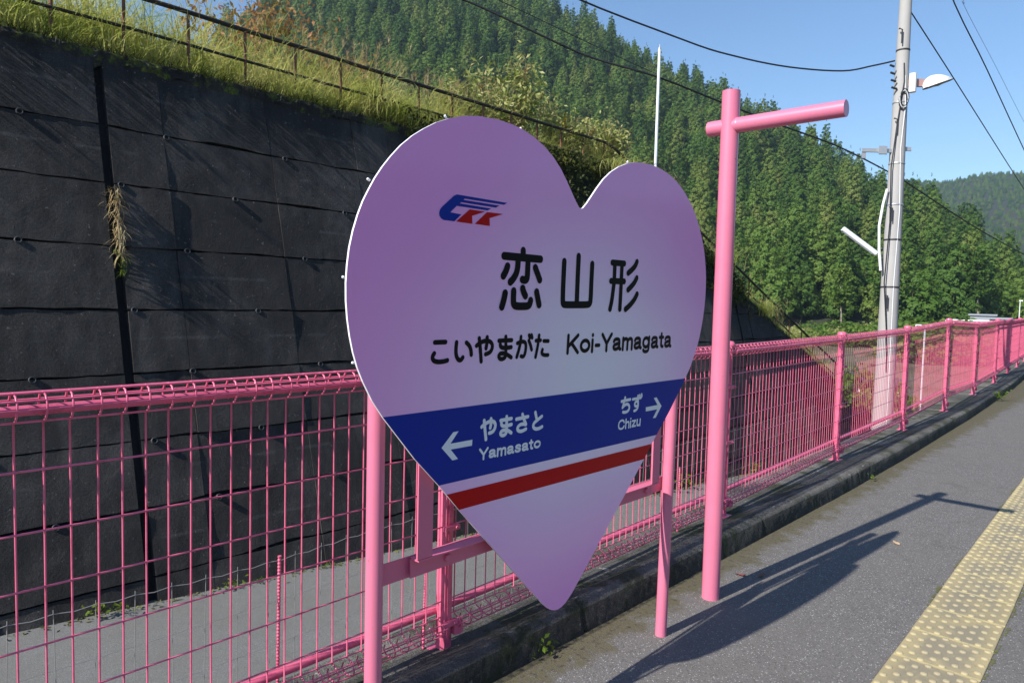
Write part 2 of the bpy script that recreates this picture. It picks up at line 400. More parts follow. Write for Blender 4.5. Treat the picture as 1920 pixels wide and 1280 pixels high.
GLYPHS = [["kanji_character","black",0.013,[[[-0.3032,0.4166],[-0.3019,0.4]],[[-0.3948,0.3936],[-0.2114,0.3935]],[[-0.3261,0.3815],[-0.3261,0.3573],[-0.3326,0.3373],[-0.3455,0.3207],[-0.3587,0.3104]],[[-0.2764,0.3825],[-0.2759,0.3544],[-0.2758,0.3289],[-0.2793,0.3211],[-0.2887,0.3184],[-0.3004,0.3207]],[[-0.376,0.361],[-0.3825,0.344],[-0.3938,0.329]],[[-0.2374,0.3633],[-0.2245,0.3439],[-0.2108,0.323]],[[-0.3812,0.273],[-0.385,0.2538],[-0.394,0.2282]],[[-0.3406,0.2812],[-0.3401,0.2529],[-0.3379,0.2376],[-0.3267,0.2311],[-0.2888,0.2311],[-0.2626,0.2325],[-0.2557,0.2405],[-0.2529,0.2511]],[[-0.2967,0.2909],[-0.2902,0.2774],[-0.2811,0.2667]],[[-0.2242,0.2809],[-0.2168,0.2606],[-0.2077,0.2374]]]],["kanji_character","black",0.013,[[[-0.0809,0.3933],[-0.0797,0.3069],[-0.0773,0.2514],[-0.0736,0.2416],[-0.0626,0.239],[0.0038,0.2398],[0.0728,0.2407],[0.0865,0.2446],[0.0904,0.2559],[0.0883,0.331],[0.0874,0.393]],[[0.0014,0.4167],[0.0029,0.3278],[0.0061,0.2408]]]],["kanji_character","black",0.012,[[[0.2168,0.406],[0.3004,0.4065]],[[0.215,0.3349],[0.3069,0.3363]],[[0.2346,0.4045],[0.2379,0.3365],[0.2336,0.2974],[0.2293,0.2582],[0.2202,0.2259]],[[0.2839,0.4062],[0.286,0.3344],[0.2882,0.2264]],[[0.3895,0.4186],[0.3804,0.4024],[0.3578,0.3852],[0.3316,0.3709]],[[0.3954,0.3535],[0.3836,0.3369],[0.3635,0.32],[0.3378,0.3042]],[[0.405,0.2881],[0.3916,0.269],[0.3648,0.2463],[0.328,0.2257]]]],["kana_character","black",0.0074,[[[-0.6763,0.1193],[-0.6332,0.1194]],[[-0.6767,0.0865],[-0.6826,0.0793],[-0.6828,0.0703],[-0.6759,0.063],[-0.6598,0.0596],[-0.6384,0.0602],[-0.6229,0.0632]]]],["kana_character","black",0.0074,[[[-0.5877,0.1173],[-0.5894,0.0992],[-0.5883,0.0806],[-0.5825,0.068],[-0.5737,0.0609],[-0.5652,0.0616],[-0.5586,0.0694]],[[-0.5457,0.1149],[-0.5352,0.1079],[-0.5272,0.0972],[-0.5237,0.0865],[-0.5224,0.0764]]]],["kana_character","black",0.0074,[[[-0.5013,0.104],[-0.4884,0.1119],[-0.4709,0.1178],[-0.4527,0.1189],[-0.4371,0.1148],[-0.4287,0.1048],[-0.4294,0.0918],[-0.4364,0.0823],[-0.4469,0.0777],[-0.4583,0.0755]],[[-0.4904,0.1275],[-0.4847,0.1001],[-0.4771,0.0531]],[[-0.455,0.1303],[-0.4547,0.112],[-0.4578,0.0943]]]],["kana_character","black",0.0074,[[[-0.3993,0.1175],[-0.3375,0.1178]],[[-0.3921,0.1055],[-0.3906,0.0982],[-0.3817,0.0935],[-0.363,0.0924],[-0.3384,0.0945]],[[-0.3673,0.13],[-0.3629,0.0696],[-0.3665,0.0608],[-0.3764,0.0564],[-0.386,0.0559],[-0.3953,0.0609],[-0.3965,0.0698],[-0.389,0.075]],[[-0.389,0.075],[-0.3746,0.0756],[-0.3582,0.0712],[-0.3361,0.06]]]],["kana_character","black",0.00703,[[[-0.3088,0.1067],[-0.2917,0.111],[-0.2782,0.1118],[-0.2669,0.1069],[-0.2639,0.0954],[-0.2647,0.0794],[-0.2688,0.0658],[-0.2758,0.0592],[-0.2869,0.062]],[[-0.292,0.1284],[-0.2931,0.1076],[-0.2996,0.0829],[-0.3083,0.0599]],[[-0.2509,0.1138],[-0.241,0.0993],[-0.2341,0.0825]],[[-0.2506,0.1326],[-0.2462,0.1243]],[[-0.2385,0.1328],[-0.2347,0.124]]]],["kana_character","black",0.00703,[[[-0.2134,0.1131],[-0.1884,0.1136]],[[-0.1978,0.1311],[-0.2003,0.1051],[-0.2053,0.0796],[-0.2108,0.056]],[[-0.1716,0.1109],[-0.1459,0.11]],[[-0.1756,0.0804],[-0.1794,0.0705],[-0.1734,0.0632],[-0.1612,0.0603],[-0.1435,0.0603]]]],["kana_character","white",0.0063,[[[-0.4607,-0.1611],[-0.4496,-0.1547],[-0.4338,-0.1488],[-0.4177,-0.1461],[-0.4036,-0.1502],[-0.396,-0.1598],[-0.3979,-0.1733],[-0.4056,-0.1822],[-0.415,-0.1853],[-0.4237,-0.1858]],[[-0.4505,-0.1411],[-0.4454,-0.1696],[-0.4382,-0.2049]],[[-0.419,-0.1388],[-0.4172,-0.1535],[-0.4207,-0.169]]]],["kana_character","white",0.0063,[[[-0.3721,-0.1497],[-0.3192,-0.1487]],[[-0.3681,-0.159],[-0.3667,-0.1661],[-0.3587,-0.1704],[-0.3415,-0.171],[-0.3179,-0.1691]],[[-0.3438,-0.1395],[-0.3403,-0.188],[-0.3433,-0.1976],[-0.3522,-0.2021],[-0.3622,-0.2017],[-0.3702,-0.1963],[-0.3688,-0.1886],[-0.3619,-0.1854]],[[-0.3619,-0.1854],[-0.3506,-0.1844],[-0.3361,-0.1865],[-0.3173,-0.198]]]],["kana_character","white",0.0063,[[[-0.2938,-0.1536],[-0.2341,-0.1512]],[[-0.2639,-0.1398],[-0.2572,-0.1551],[-0.2452,-0.1728],[-0.2433,-0.1775]],[[-0.2433,-0.1775],[-0.2603,-0.1735],[-0.2752,-0.1751],[-0.286,-0.1824],[-0.2859,-0.1915],[-0.2765,-0.1977],[-0.2614,-0.199],[-0.2424,-0.1938]]]],["kana_character","white",0.0063,[[[-0.1959,-0.1399],[-0.189,-0.1593],[-0.1845,-0.1675]],[[-0.1595,-0.1578],[-0.1804,-0.1675],[-0.1986,-0.1759],[-0.205,-0.1856],[-0.2002,-0.1955],[-0.1872,-0.2006],[-0.1698,-0.2001],[-0.1551,-0.1957]]]],["kana_character","white",0.0063,[[[0.3425,-0.1492],[0.4059,-0.1463]],[[0.367,-0.1357],[0.3636,-0.149],[0.3567,-0.1635],[0.352,-0.1755]],[[0.352,-0.1755],[0.361,-0.1694],[0.375,-0.1638],[0.3899,-0.1645],[0.4006,-0.1718],[0.403,-0.1818],[0.3979,-0.191],[0.3861,-0.1961],[0.3714,-0.1968],[0.3573,-0.1946]]]],["kana_character","white",0.005796,[[[0.4247,-0.1474],[0.4873,-0.1462]],[[0.4632,-0.1358],[0.4664,-0.1566],[0.4686,-0.171],[0.4689,-0.1838],[0.461,-0.193],[0.4488,-0.1975],[0.4407,-0.1975]],[[0.4669,-0.1673],[0.4609,-0.1597],[0.4518,-0.1579],[0.4435,-0.1631],[0.4417,-0.1714],[0.4471,-0.1789],[0.4569,-0.1799],[0.4666,-0.1751]],[[0.4759,-0.1345],[0.4797,-0.1425]],[[0.4898,-0.1319],[0.4923,-0.14]]]]]
POLYS = [["emblem_blue","blue",[[-0.6136,0.5629],[-0.3929,0.5634],[-0.4065,0.5558],[-0.5801,0.5543],[-0.585,0.55],[-0.4282,0.5506],[-0.4438,0.5426],[-0.5943,0.542],[-0.5994,0.5378],[-0.465,0.5374],[-0.4802,0.5298],[-0.6116,0.5293],[-0.6366,0.5073],[-0.5916,0.5058],[-0.619,0.4824],[-0.6631,0.4825],[-0.6732,0.4866],[-0.6791,0.494],[-0.6803,0.5026],[-0.6775,0.5116],[-0.6692,0.5206],[-0.6255,0.5573]]],["emblem_red","red",[[-0.5572,0.5249],[-0.491,0.5247],[-0.5464,0.5063],[-0.5434,0.4822],[-0.6119,0.4827]]],["emblem_red","red",[[-0.4821,0.5246],[-0.409,0.5261],[-0.4696,0.5068],[-0.4669,0.4828],[-0.5331,0.4832]]],["arrow_left","white",[[-0.6316,-0.2066],[-0.5852,-0.1632],[-0.5625,-0.1626],[-0.5949,-0.1983],[-0.5002,-0.1978],[-0.501,-0.2171],[-0.5931,-0.2169],[-0.5601,-0.2514],[-0.5836,-0.2527]]],["arrow_right","white",[[0.6601,-0.1975],[0.6128,-0.1549],[0.5912,-0.1567],[0.6256,-0.1898],[0.531,-0.1912],[0.5327,-0.2094],[0.6253,-0.209],[0.5941,-0.2448],[0.6175,-0.2458]]]]
# ------------------------------------------------------------------ layout curves
def interp(tab, y):
    if y <= tab[0][0]: return tab[0][1]
    for (a, b), (c, d) in zip(tab, tab[1:]):
        if y <= c: return b+(d-b)*(y-a)/(c-a)
    return tab[-1][1]
FENCE_X = [(-6, -2.07), (1.94, -2.085), (4.55, -2.13), (7.08, -2.2), (9.51, -2.22), (11.84, -2.24), (14.68, -2.36), (17.45, -2.46), (20.58, -2.65), (23.2, -2.79), (26, -2.96), (31, -3.28), (37, -3.75)]
KERB_X = [(-6, -1.95), (2, -1.92), (6, -1.885), (8, -1.90), (12, -1.98), (17.5, -2.17), (20.6, -2.35), (30, -2.96), (37, -3.5)]
fx = lambda y: interp(FENCE_X, y)-.03
kx = lambda y: interp(KERB_X, y)
road_z = lambda y: max(-4.0, -2.47-.064*y)
WK = .27
wall_x = lambda z: -10-WK*(z+2.6)
def wall_top(y):
    if y < 17.8: return 5.15
    return max(-4.3, 5.15-(y-17.8)*.478)

# ------------------------------------------------------------------ ground, road, platform
def sheet(name, mat, pts, z=None):
    b = MB(); b.add([(p[0], p[1], p[2] if z is None else z) for p in pts], [tuple(range(len(pts)))])
    return tag(b.build(name, mat), kind='structure')

def strip(name, mat, ys, left, right):
    b = MB(); vs = []
    for y in ys: vs += [left(y), right(y)]
    b.add(vs, [(2*i, 2*i+1, 2*i+3, 2*i+2) for i in range(len(ys)-1)])
    return tag(b.build(name, mat), kind='structure')

# valley floor with a hole-free disc: ring sheet at z -4.3
b = MB(); n = 64
b.add([(0, 0, -4.35)]+[(1600*math.cos(2*math.pi*i/n), 1600*math.sin(2*math.pi*i/n), -4.35) for i in range(n)], [(0, i+1, (i+1) % n+1) for i in range(n)])
tag(b.build('ground', M['ground']), kind='structure')
ys = [-12+i*1.5 for i in range(40)]
strip('road', M['road_asphalt'], ys, lambda y: (-11.2, y, road_z(y)), lambda y: (-2.45 if y < 20 else fx(y)-.3, y, road_z(y)))
platform = strip('platform', M['platform_asphalt'], ys, lambda y: (kx(y)-.12, y, 0), lambda y: (1.5-max(0, y-10)*.012, y, 0))
strip('platform_edge', M['kerb'], ys, lambda y: (1.5-max(0, y-10)*.012, y, -.001), lambda y: (1.5-max(0, y-10)*.012, y, -1.1))
strip('track_bed', M['ballast'], ys, lambda y: (1.45-max(0, y-10)*.012, y, -1.05), lambda y: (9, y, -1.05))

# kerb: rough swept concrete
def kerb():
    b = MB(); rows = []
    y = -6.0; yl = []
    while y < 37: yl.append(y); y += .016 if 0.8 < y < 7 else .06
    # section in (offset from kerb front bottom, z), towards the fence
    sec0 = [(0, -.02), (-.005, .025), (-.010, .055), (-.015, .085), (-.021, .108), (-.030, .122), (-.046, .130), (-.075, .134), (-.115, .130), (-.16, .112), (-.28, .100), (-.40, .098)]
    for y in yl:
        fxk, kxk = fx(y), kx(y)
        for i, (o, z) in enumerate(sec0):
            w = mnoise.noise((y*1.3, i*.31, 2.2))*.004+mnoise.noise((y*21, i*1.9, 5.5))*.0035+mnoise.noise((y*60, i*3.7, 9))*.003-(.010 if abs((y+.35) % 2.0-1.0) < .013 else 0)
            chip = max(0, mnoise.noise((y*9.2, 3.3, i*.15))-.25)*.05 if 3 < i < 8 else 0
            x = kxk+o+w-chip*.6
            if i == len(sec0)-1: x = min(fxk-.26, kxk-.3)
            b.v.append((x, y, z+(w*.5 if i > 0 else 0)-chip*.5))
    k = len(sec0)
    for i in range(len(yl)-1):
        for j in range(k-1):
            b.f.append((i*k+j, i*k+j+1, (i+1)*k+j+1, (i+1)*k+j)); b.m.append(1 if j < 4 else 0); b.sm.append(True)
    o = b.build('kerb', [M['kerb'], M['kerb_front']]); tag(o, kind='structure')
kerb()
strip('platform_back_wall', M['wall_concrete'], ys, lambda y: (fx(y)-.26, y, .098), lambda y: (fx(y)-.30, y, -4.5))

# tactile paving: one tile after another, parts of the platform
def tactile():
    b = MB(); w, l, h = .334, .3455, .006
    b.bbox((0, 0, .003), (w, h, l-.010), .0025, axes=(Vector((1, 0, 0)), Vector((0, 0, 1)), Vector((0, 1, 0))))
    for r in range(8):
        for c in range(4):
            x = -w/2+.021+c*.0835+(.0418 if r % 2 else 0); y = -l/2+.0225+r*.0432
            if x > w/2-.012: continue
            n = 8
            vs = [(x+rad*math.cos(2*math.pi*i/n), y+rad*math.sin(2*math.pi*i/n), z) for rad, z in ((.0165, .0058), (.0135, .0106), (.0095, .0118)) for i in range(n)]
            fs = [(j*n+i, j*n+(i+1) % n, (j+1)*n+(i+1) % n, (j+1)*n+i) for j in range(2) for i in range(n)]+[tuple(2*n+i for i in range(n))]
            b.add(vs, fs, 0, True)
    first = b.build('tactile_tile', M['tactile'], platform)
    ang = math.atan(.0149)
    for i in range(58):
        y = .0+i*.349+.16
        x = -.809-.0149*(y-3.139)+.168
        t = first if i == 0 else link_copy(first, platform)
        t.location = (x+rng.uniform(-.002, .002), y, .001+rng.uniform(0, .0015)); t.rotation_euler = (rng.uniform(-.004, .004), rng.uniform(-.004, .004), ang+rng.uniform(-.004, .004))
    # soil and moss lines along both tile edges
    m = MB()
    for side, off in ((-1, -.170), (1, .170)):
        for k in range(420):
            y = .3+k*.045+rng.uniform(-.02, .02)
            if mnoise.noise((y*1.7, side*5, 1)) < (-.05 if side > 0 else .12): continue
            x = -.809-.0149*(y-3.139)+.168+off+side*rng.uniform(0, .012)
            r = rng.uniform(.006, .017); nn = 6
            m.add([(x, y, .006)]+[(x+r*math.cos(i*1.047)*.7*rng.uniform(.6, 1.3), y+r*1.5*math.sin(i*1.047), .0025) for i in range(nn)], [(0, 1+i, 1+(i+1) % nn) for i in range(nn)], 0, True)
    tag(m.build('edge_moss', M['grout'], platform), kind='stuff')
tactile()

# ------------------------------------------------------------------ retaining wall
def retaining_wall():
    root = empty('retaining_wall', (-10, 3.7, -2.6))
    tag(root, 'tall dark stained concrete retaining wall with mossy top beside the road', 'wall')
    T = Matrix.Translation((10, -3.7, 2.6))
    P = lambda y, z, off=0.0: (wall_x(z)-off+10, y-3.7, z+2.6)
    # dark backing slab
    b = MB(); yy = [-12, 0, 10, 17.8, 20, 24, 28, 32, 36.6]
    vs = []
    for y in yy: vs += [P(y, wall_top(y)-.04, .10), P(y, -5, .10)]
    b.add(vs, [(2*i, 2*i+1, 2*i+3, 2*i+2) for i in range(len(yy)-1)])
    b.build('wall_core', M['wall_back'], root)
    zj = [-5.2, -4.25, -3.3, -2.38, -1.48, -.56, .37, 1.28, 2.2, 3.13, 4.0, 5.15]
    cols = []
    for j in range(-1, 4):
        c = 3.72+10*j
        a0 = c+.062; e = c+10-.062
        edges = [a0]+[c+.86+1.83*i for i in range(0, 5)]+[c+.86+9.15-.92, e] if False else None
        edges = [a0, c+.86, c+2.69, c+4.52, c+6.35, c+8.18, e]
        cols += list(zip(edges, edges[1:]))
    r2_ = random.Random(5)
    for y0, y1 in cols:
        if y1 < -4 or y0 > 36.4: continue
        for z0, z1 in zip(zj, zj[1:]):
            if y0 < 20 and z1 < road_z(y1)-.1: continue
            g = .004
            ny, nz = 12, 6
            if z0 >= min(wall_top(y0), wall_top(y1))-.05 and z0 >= max(wall_top(y0), wall_top(y1))-.05: continue
            proud = r2_.uniform(-.012, .016); tilt = r2_.uniform(-.016, .016)
            bm_ = MB(); vs = []
            for iz in range(nz+1):
                for iy in range(ny+1):
                    y = y0+g+(y1-y0-2*g)*iy/ny; z = z0+.012+(z1-z0-.024)*iz/nz
                    z += (mnoise.noise((y*1.2, round((z0 if iz == 0 else z1)*7), 4.4))*.012+mnoise.noise((y*3.2, z0*3+iz, 1.4))*.012+mnoise.noise((y*9, z0*3+iz, 6.4))*.010+(max(0, mnoise.noise((y*.8, z0*5, 9.1))-.05)*.06 if iz == 0 else 0)) if iz in (0, nz) else 0
                    z = min(z, wall_top(y)-.01)
                    off = -(proud+tilt*(iz/nz-.5)+mnoise.noise((y*1.1, z*1.4, 7.7))*.010+mnoise.noise((y*5, z*5, 1.7))*.006)
                    vs.append(P(y, z, off))
            nvf = len(vs)
            fs = [(iz*(ny+1)+iy, iz*(ny+1)+iy+1, (iz+1)*(ny+1)+iy+1, (iz+1)*(ny+1)+iy) for iz in range(nz) for iy in range(ny)]
            ring = [i for i in range(ny+1)]+[(iz+1)*(ny+1)-1 for iz in range(1, nz+1)]+[nz*(ny+1)+i for i in range(ny-1, -1, -1)]+[iz*(ny+1) for iz in range(nz-1, 0, -1)]
            back = [(vs[i][0]-.11, vs[i][1], vs[i][2]-.03) for i in ring]
            k = len(ring)
            fs += [(ring[(i+1) % k], ring[i], nvf+i, nvf+(i+1) % k) for i in range(k)]
            bm_.add(vs+back, fs)
            bm_.build('concrete_panel', M['wall_concrete'], root)
    # weep holes, short pipe stubs
    first = None
    nrm = Vector((1, 0, WK)).normalized()
    for r_, z in enumerate((3.98, 3.12, 2.19, 1.27, .36, -.58, -1.50)):
        for k in range(-1, 9):
            y = (2.58 if r_ % 2 == 0 else 3.6)+2.1*k+rng.uniform(-.12, .12)
            if r_ % 2 and abs(y-3.72) < .2: y += .35
            if first is None:
                m = MB(); m.lathe([(.030, -.05), (.044, -.05), (.046, .012), (.040, .018), (.034, .014), (.032, -.05), (.0005, -.05)], (0, 0, 0), nrm, 10)
                first = m.build('weep_hole', [M['weep']], root); o = first
            else: o = link_copy(first, root)
            o.location = P(y, z, -.01)
    # mossy cap along the top edge, uneven lumps
    b = MB(); k = 8
    yl = [-4+.06*i for i in range(int(40/.06))]
    for y in yl:
        zt = wall_top(y); base = wall_x(zt)+10
        for j, (dx, dz) in enumerate(((.035, -.20), (.050, -.13), (.055, -.06), (.045, .0), (.0, .035), (-.10, .05), (-.3, .05), (-.46, -.1))):
            w = mnoise.noise((y*1.6, j*.5, 3.1))*.030+mnoise.noise((y*8, j*1.7, 6.1))*.028+mnoise.noise((y*21, j*2.7, 2.1))*.014
            lowfray = mnoise.noise((y*1.1, 2.2, 8.8))*.16+mnoise.noise((y*4.3, 2.2, 8.8))*.10+mnoise.noise((y*15, 2.2, 8.8))*.05 if j == 0 else 0
            b.v.append((base+dx+w*(1 if j else .4), y-3.7, zt+2.6+dz+w+lowfray))
    for i in range(len(yl)-1):
        for j in range(k-1):
            b.f.append((i*k+j, i*k+j+1, (i+1)*k+j+1, (i+1)*k+j)); b.m.append(0); b.sm.append(False)
    b.build('wall_cap', M['wall_cap'], root)
    return root
retaining_wall()

# rusty handrail on the wall top
def handrail():
    root = empty('handrail', (-12.54, 3.7, 5.2)); org = Vector((-12.54, 3.7, 5.2))
    tag(root, 'old rusty two-rail pipe handrail standing on top of the concrete wall', 'railing')
    def rail(dz, r):
        pts = []
        for y in [-3+.5*i for i in range(78)]:
            zt = wall_top(y); x = wall_x(zt)-.45
            pts.append(Vector((x, y, zt+dz+mnoise.noise((y*.5, dz, 0))*.02))-org)
        return MB().tube(pts, r, 8)
    rail(1.16, .042).build('top_rail', M['rail_rust'], root)
    rail(.62, .027).build('middle_rail', M['rail_rust'], root)
    y = -2.86
    while y < 35:
        zt = wall_top(y); x = wall_x(zt)-.45
        MB().tube([Vector((x, y, zt-.1))-org, Vector((x+rng.uniform(-.01, .01), y+rng.uniform(-.01, .01), zt+.6))-org, Vector((x, y, zt+1.13))-org], .0275, 8).build('post', M['post_rust'], root)
        y += 1.018
handrail()

# ------------------------------------------------------------------ pink mesh fence
POSTS = [(-3.2, 1.28), (-.65, 1.28), (1.94, 1.28), (4.55, 1.275), (7.08, 1.294), (9.51, 1.33), (11.84, 1.412), (14.68, 1.352), (17.45, 1.388), (20.58, 1.376), (23.2, 1.39), (26.0, 1.39), (28.8, 1.40), (31.6, 1.40)]
KZ = .098
def mesh_fence():
    root = empty('mesh_fence', (-2.085, 1.94, KZ)); org = Vector((-2.085, 1.94, KZ))
    tag(root, 'long pink welded mesh fence with curled top edge along the platform kerb', 'fence')
    rows = [1.087, .926, .777, .623, .468, .313]
    curl = [(.0, 1.213), (.020, 1.217), (.036, 1.236), (.038, 1.258), (.026, 1.279), (.002, 1.287), (-.024, 1.279), (-.038, 1.258), (-.032, 1.234), (-.016, 1.224)]
    bcurl = [(.0, .243), (.022, .234), (.040, .220), (.046, .203), (.036, .186), (.012, .177), (-.014, .181), (-.028, .196), (-.022, .214)]
    VR, HR = .0028, .0030
    vw = 0; stuff = MB()
    # one vertical wire with both curls, shared by all
    w = MB()
    path = [(x, z) for x, z in reversed(curl)]+[(0, z) for z in (1.10, .80, .50)]+[(x, z) for x, z in bcurl]
    wp = [Vector((x, 0, z-KZ)) for x, z in path]
    w.tube(wp, VR, 6)
    wire0 = None
    for (y0, t0), (y1, t1) in zip(POSTS, POSTS[1:]):
        x0, x1 = fx(y0), fx(y1)
        d0, d1 = t0-1.28, t1-1.28
        def pt(u, dx, z): return Vector((x0+(x1-x0)*u+dx, y0+(y1-y0)*u, z+d0+(d1-d0)*u))-org
        n = max(2, round((y1-y0-.10)/.0630)); span = y1-y0; m0 = .045/span
        # vertical wires
        for i in range(n+1):
            u = m0+(1-2*m0)*i/n
            p = pt(u, 0, 0)
            if -1.0 < y0+span*u and vw < 300:
                if wire0 is None: wire0 = w.build('vertical_wire', M['fence_pink'], root); o = wire0
                else: o = link_copy(wire0, root)
                o.location = (p.x+rng.uniform(-.0012, .0012), p.y, p.z+KZ-KZ+KZ)
                o.rotation_euler = (rng.uniform(-.003, .003), 0, rng.uniform(-.05, .05)); vw += 1
            elif y0+span*u > 0:
                stuff.tube([Vector((q.x, q.y, q.z))+Vector((p.x, p.y, p.z+KZ)) for q in wp], VR, 4, cap=False)
        # horizontal wires
        for z in rows+[1.213]:
            MB().tube([pt(m0*.6, .004, z), pt(.5, .004, z-.002), pt(1-m0*.6, .004, z)], HR, 6).build('horizontal_wire', M['fence_pink'], root)
        for (dx, z) in ((.037, 1.246), (.033, 1.268), (.014, 1.286), (-.014, 1.285), (-.034, 1.264)):
            MB().tube([pt(m0*.6, dx, z), pt(1-m0*.6, dx, z)], HR, 6).build('curl_wire', M['fence_pink'], root)
        for (dx, z) in ((.045, .211), (.028, .181), (-.020, .186), (0, .245), (.030, .228)):
            MB().tube([pt(m0*.6, dx, z), pt(1-m0*.6, dx, z)], HR, 6).build('curl_wire', M['fence_pink'], root)
        MB().bbox((pt(.5, -.004, 1.240)), (.026, .026, (pt(1, 0, 0)-pt(0, 0, 0)).length-.05), .006, axes=(Vector((1, 0, 0)), Vector((0, 0, 1)), (pt(1, 0, 0)-pt(0, 0, 0)).normalized())).build('top_rail', M['fence_pink'], root)
        MB().tube([pt(.008, -.040, .262), pt(.992, -.040, .262)], .0165, 10).build('bottom_rail', M['fence_pink'], root)
    if stuff.v: tag(stuff.build('far_wire_mesh', M['fence_pink'], root), kind='stuff')
    for i, (y, t) in enumerate(POSTS):
        x = fx(y)-.012; lean = -.012 if y > 6 else 0
        b = MB(); h = t-KZ+.012; c = Vector((x, y, KZ))-org
        az = Vector((lean*.5, .02 if y > 6 else 0, 1)).normalized()
        b.bbox(c+az*(h/2-.02), (.052, .058, h+.04), .010, axes=(Vector((1, 0, 0)), Vector((0, 1, 0)), az))
        po = b.build('post', M['fence_pink'], root)
        # rib on the platform side, cap, clamps, foot
        MB().box(c+Vector((.028, .0, 0))+az*(h/2), (.006, .014, h-.05), axes=(Vector((1, 0, 0)), Vector((0, 1, 0)), az)).build('post_rib', M['fence_pink'], po)
        MB().lathe([(.0, .026), (.030, .022), (.042, .008), (.044, -.012), (.036, -.020)], c+az*h, az, 12).build('post_cap', M['fence_pink'], po)
        cl = MB()
        for zz in (.12, .52, .90):
            cl.box(c+az*zz+Vector((.036, 0, 0)), (.022, .078, .020)); cl.lathe([(.008, 0), (.008, .010), (0, .010)], c+az*zz+Vector((.046, .02, 0)), Vector((1, 0, 0)), 8)
        cl.build('clamp', M['fence_pink'], po)
        MB().box(c+Vector((0, 0, .004)), (.10, .11, .008)).build('foot_plate', M['fence_pink'], po); MB().bbox(c+Vector((.026, .045, .09)), (.05, .05, .045), .008).build('foot_clamp', M['fence_pink'], po)
    return root
mesh_fence()

# thin grey netting behind the foot of the fence
def netting():
    b = MB(); yl = [-.6+.105*i for i in range(70)]
    top = []
    for i, y in enumerate(yl):
        z = .655+mnoise.noise((y*1.3, 0, 0))*.022
        top.append((fx(y)-.075, y, z))
        b.tube([(fx(y)-.075, y, z+.012), (fx(y)-.075+rng.uniform(-.006, .006), y+rng.uniform(-.012, .012), .10)], .0011, 4, cap=False)
    fine = []
    for i, p in enumerate(top):
        fine.append(p)
        if i < len(top)-1:
            q = top[i+1]; fine.append(((p[0]+q[0])/2, (p[1]+q[1])/2, (p[2]+q[2])/2-.006))
    b.tube(fine, .0014, 4)
    for z in (.50, .35, .22): b.tube([(fx(y)-.078, y, z+mnoise.noise((y, z, 3))*.012) for y in yl], .0009, 4)
    tag(b.build('wire_netting', M['netting'], None, (-2.16, 1.0, .12)), 'thin sagging grey wire netting low behind the pink fence', 'netting')
netting()
for i, (y, z, lab) in enumerate(((1.215, .655, 'pink ribbed steel rod behind the fence left of the heart sign'), (1.87, .60, 'pink ribbed steel rod beside the fence post under the heart sign'), (4.02, .52, 'pink ribbed steel rod behind the fence between the two right pink poles'))):
    b = MB(); pts = []; rr = []
    zz = .10
    while zz < z:
        pts += [(0, 0, zz), (0, 0, zz+.005), (0, 0, zz+.006), (0, 0, zz+.011)]; rr += [.0052, .0052, .0064, .0064]; zz += .012
    b.tube(pts, rr, 8)
    o = b.build('steel_rod', M['fence_pink']); o.location = (fx(y)-.062, y, 0); o.rotation_euler = (rng.uniform(-.02, .02), .01, 0)
    tag(o, lab, 'rod', 'ribbed steel rods behind the fence')

# ------------------------------------------------------------------ heart shaped station sign
HO = Vector((-1.60, 2.0735, 1.3)); TILT = R(2)
HU = Vector((0, 1, 0)); HV = Vector((math.sin(TILT), 0, math.cos(TILT))); HN = HU.cross(HV)
HALF = [(0, .588), (.012, .592), (.035, .613), (.09, .674), (.128, .712), (.172, .745), (.222, .772), (.278, .793), (.33, .806), (.385, .813), (.455, .815), (.54, .808), (.60, .796), (.655, .778), (.705, .756), (.75, .730), (.79, .703), (.828, .671), (.862, .635), (.889, .602), (.912, .569), (.931, .536), (.948, .504), (.963, .466), (.976, .424), (.986, .378), (.991, .332), (.993, .286), (.991, .238), (.985, .190), (.976, .144), (.964, .100), (.949, .059), (.930, .020), (.897, -.036), (.856, -.090), (.735, -.226), (.633, -.326), (.54, -.424), (.37, -.594), (.179, -.785), (.090, -.872), (.064, -.893), (.043, -.907), (.022, -.915), (0, -.918)]
OUT = HALF+[(-u, v) for u, v in reversed(HALF[1:-1])]
hp = lambda u, v, n=0.0: HU*u+HV*v+HN*n
def clip(poly, vmax, vmin):
    for lim, keep in ((vmax, lambda v: v <= vmax), (vmin, lambda v: v >= vmin)):
        out = []
        for i, p in enumerate(poly):
            q = poly[(i+1) % len(poly)]
            if keep(p[1]): out.append(p)
            if keep(p[1]) != keep(q[1]):
                s = (lim-p[1])/(q[1]-p[1]); out.append((p[0]+(q[0]-p[0])*s, lim))
        poly = out
    return poly
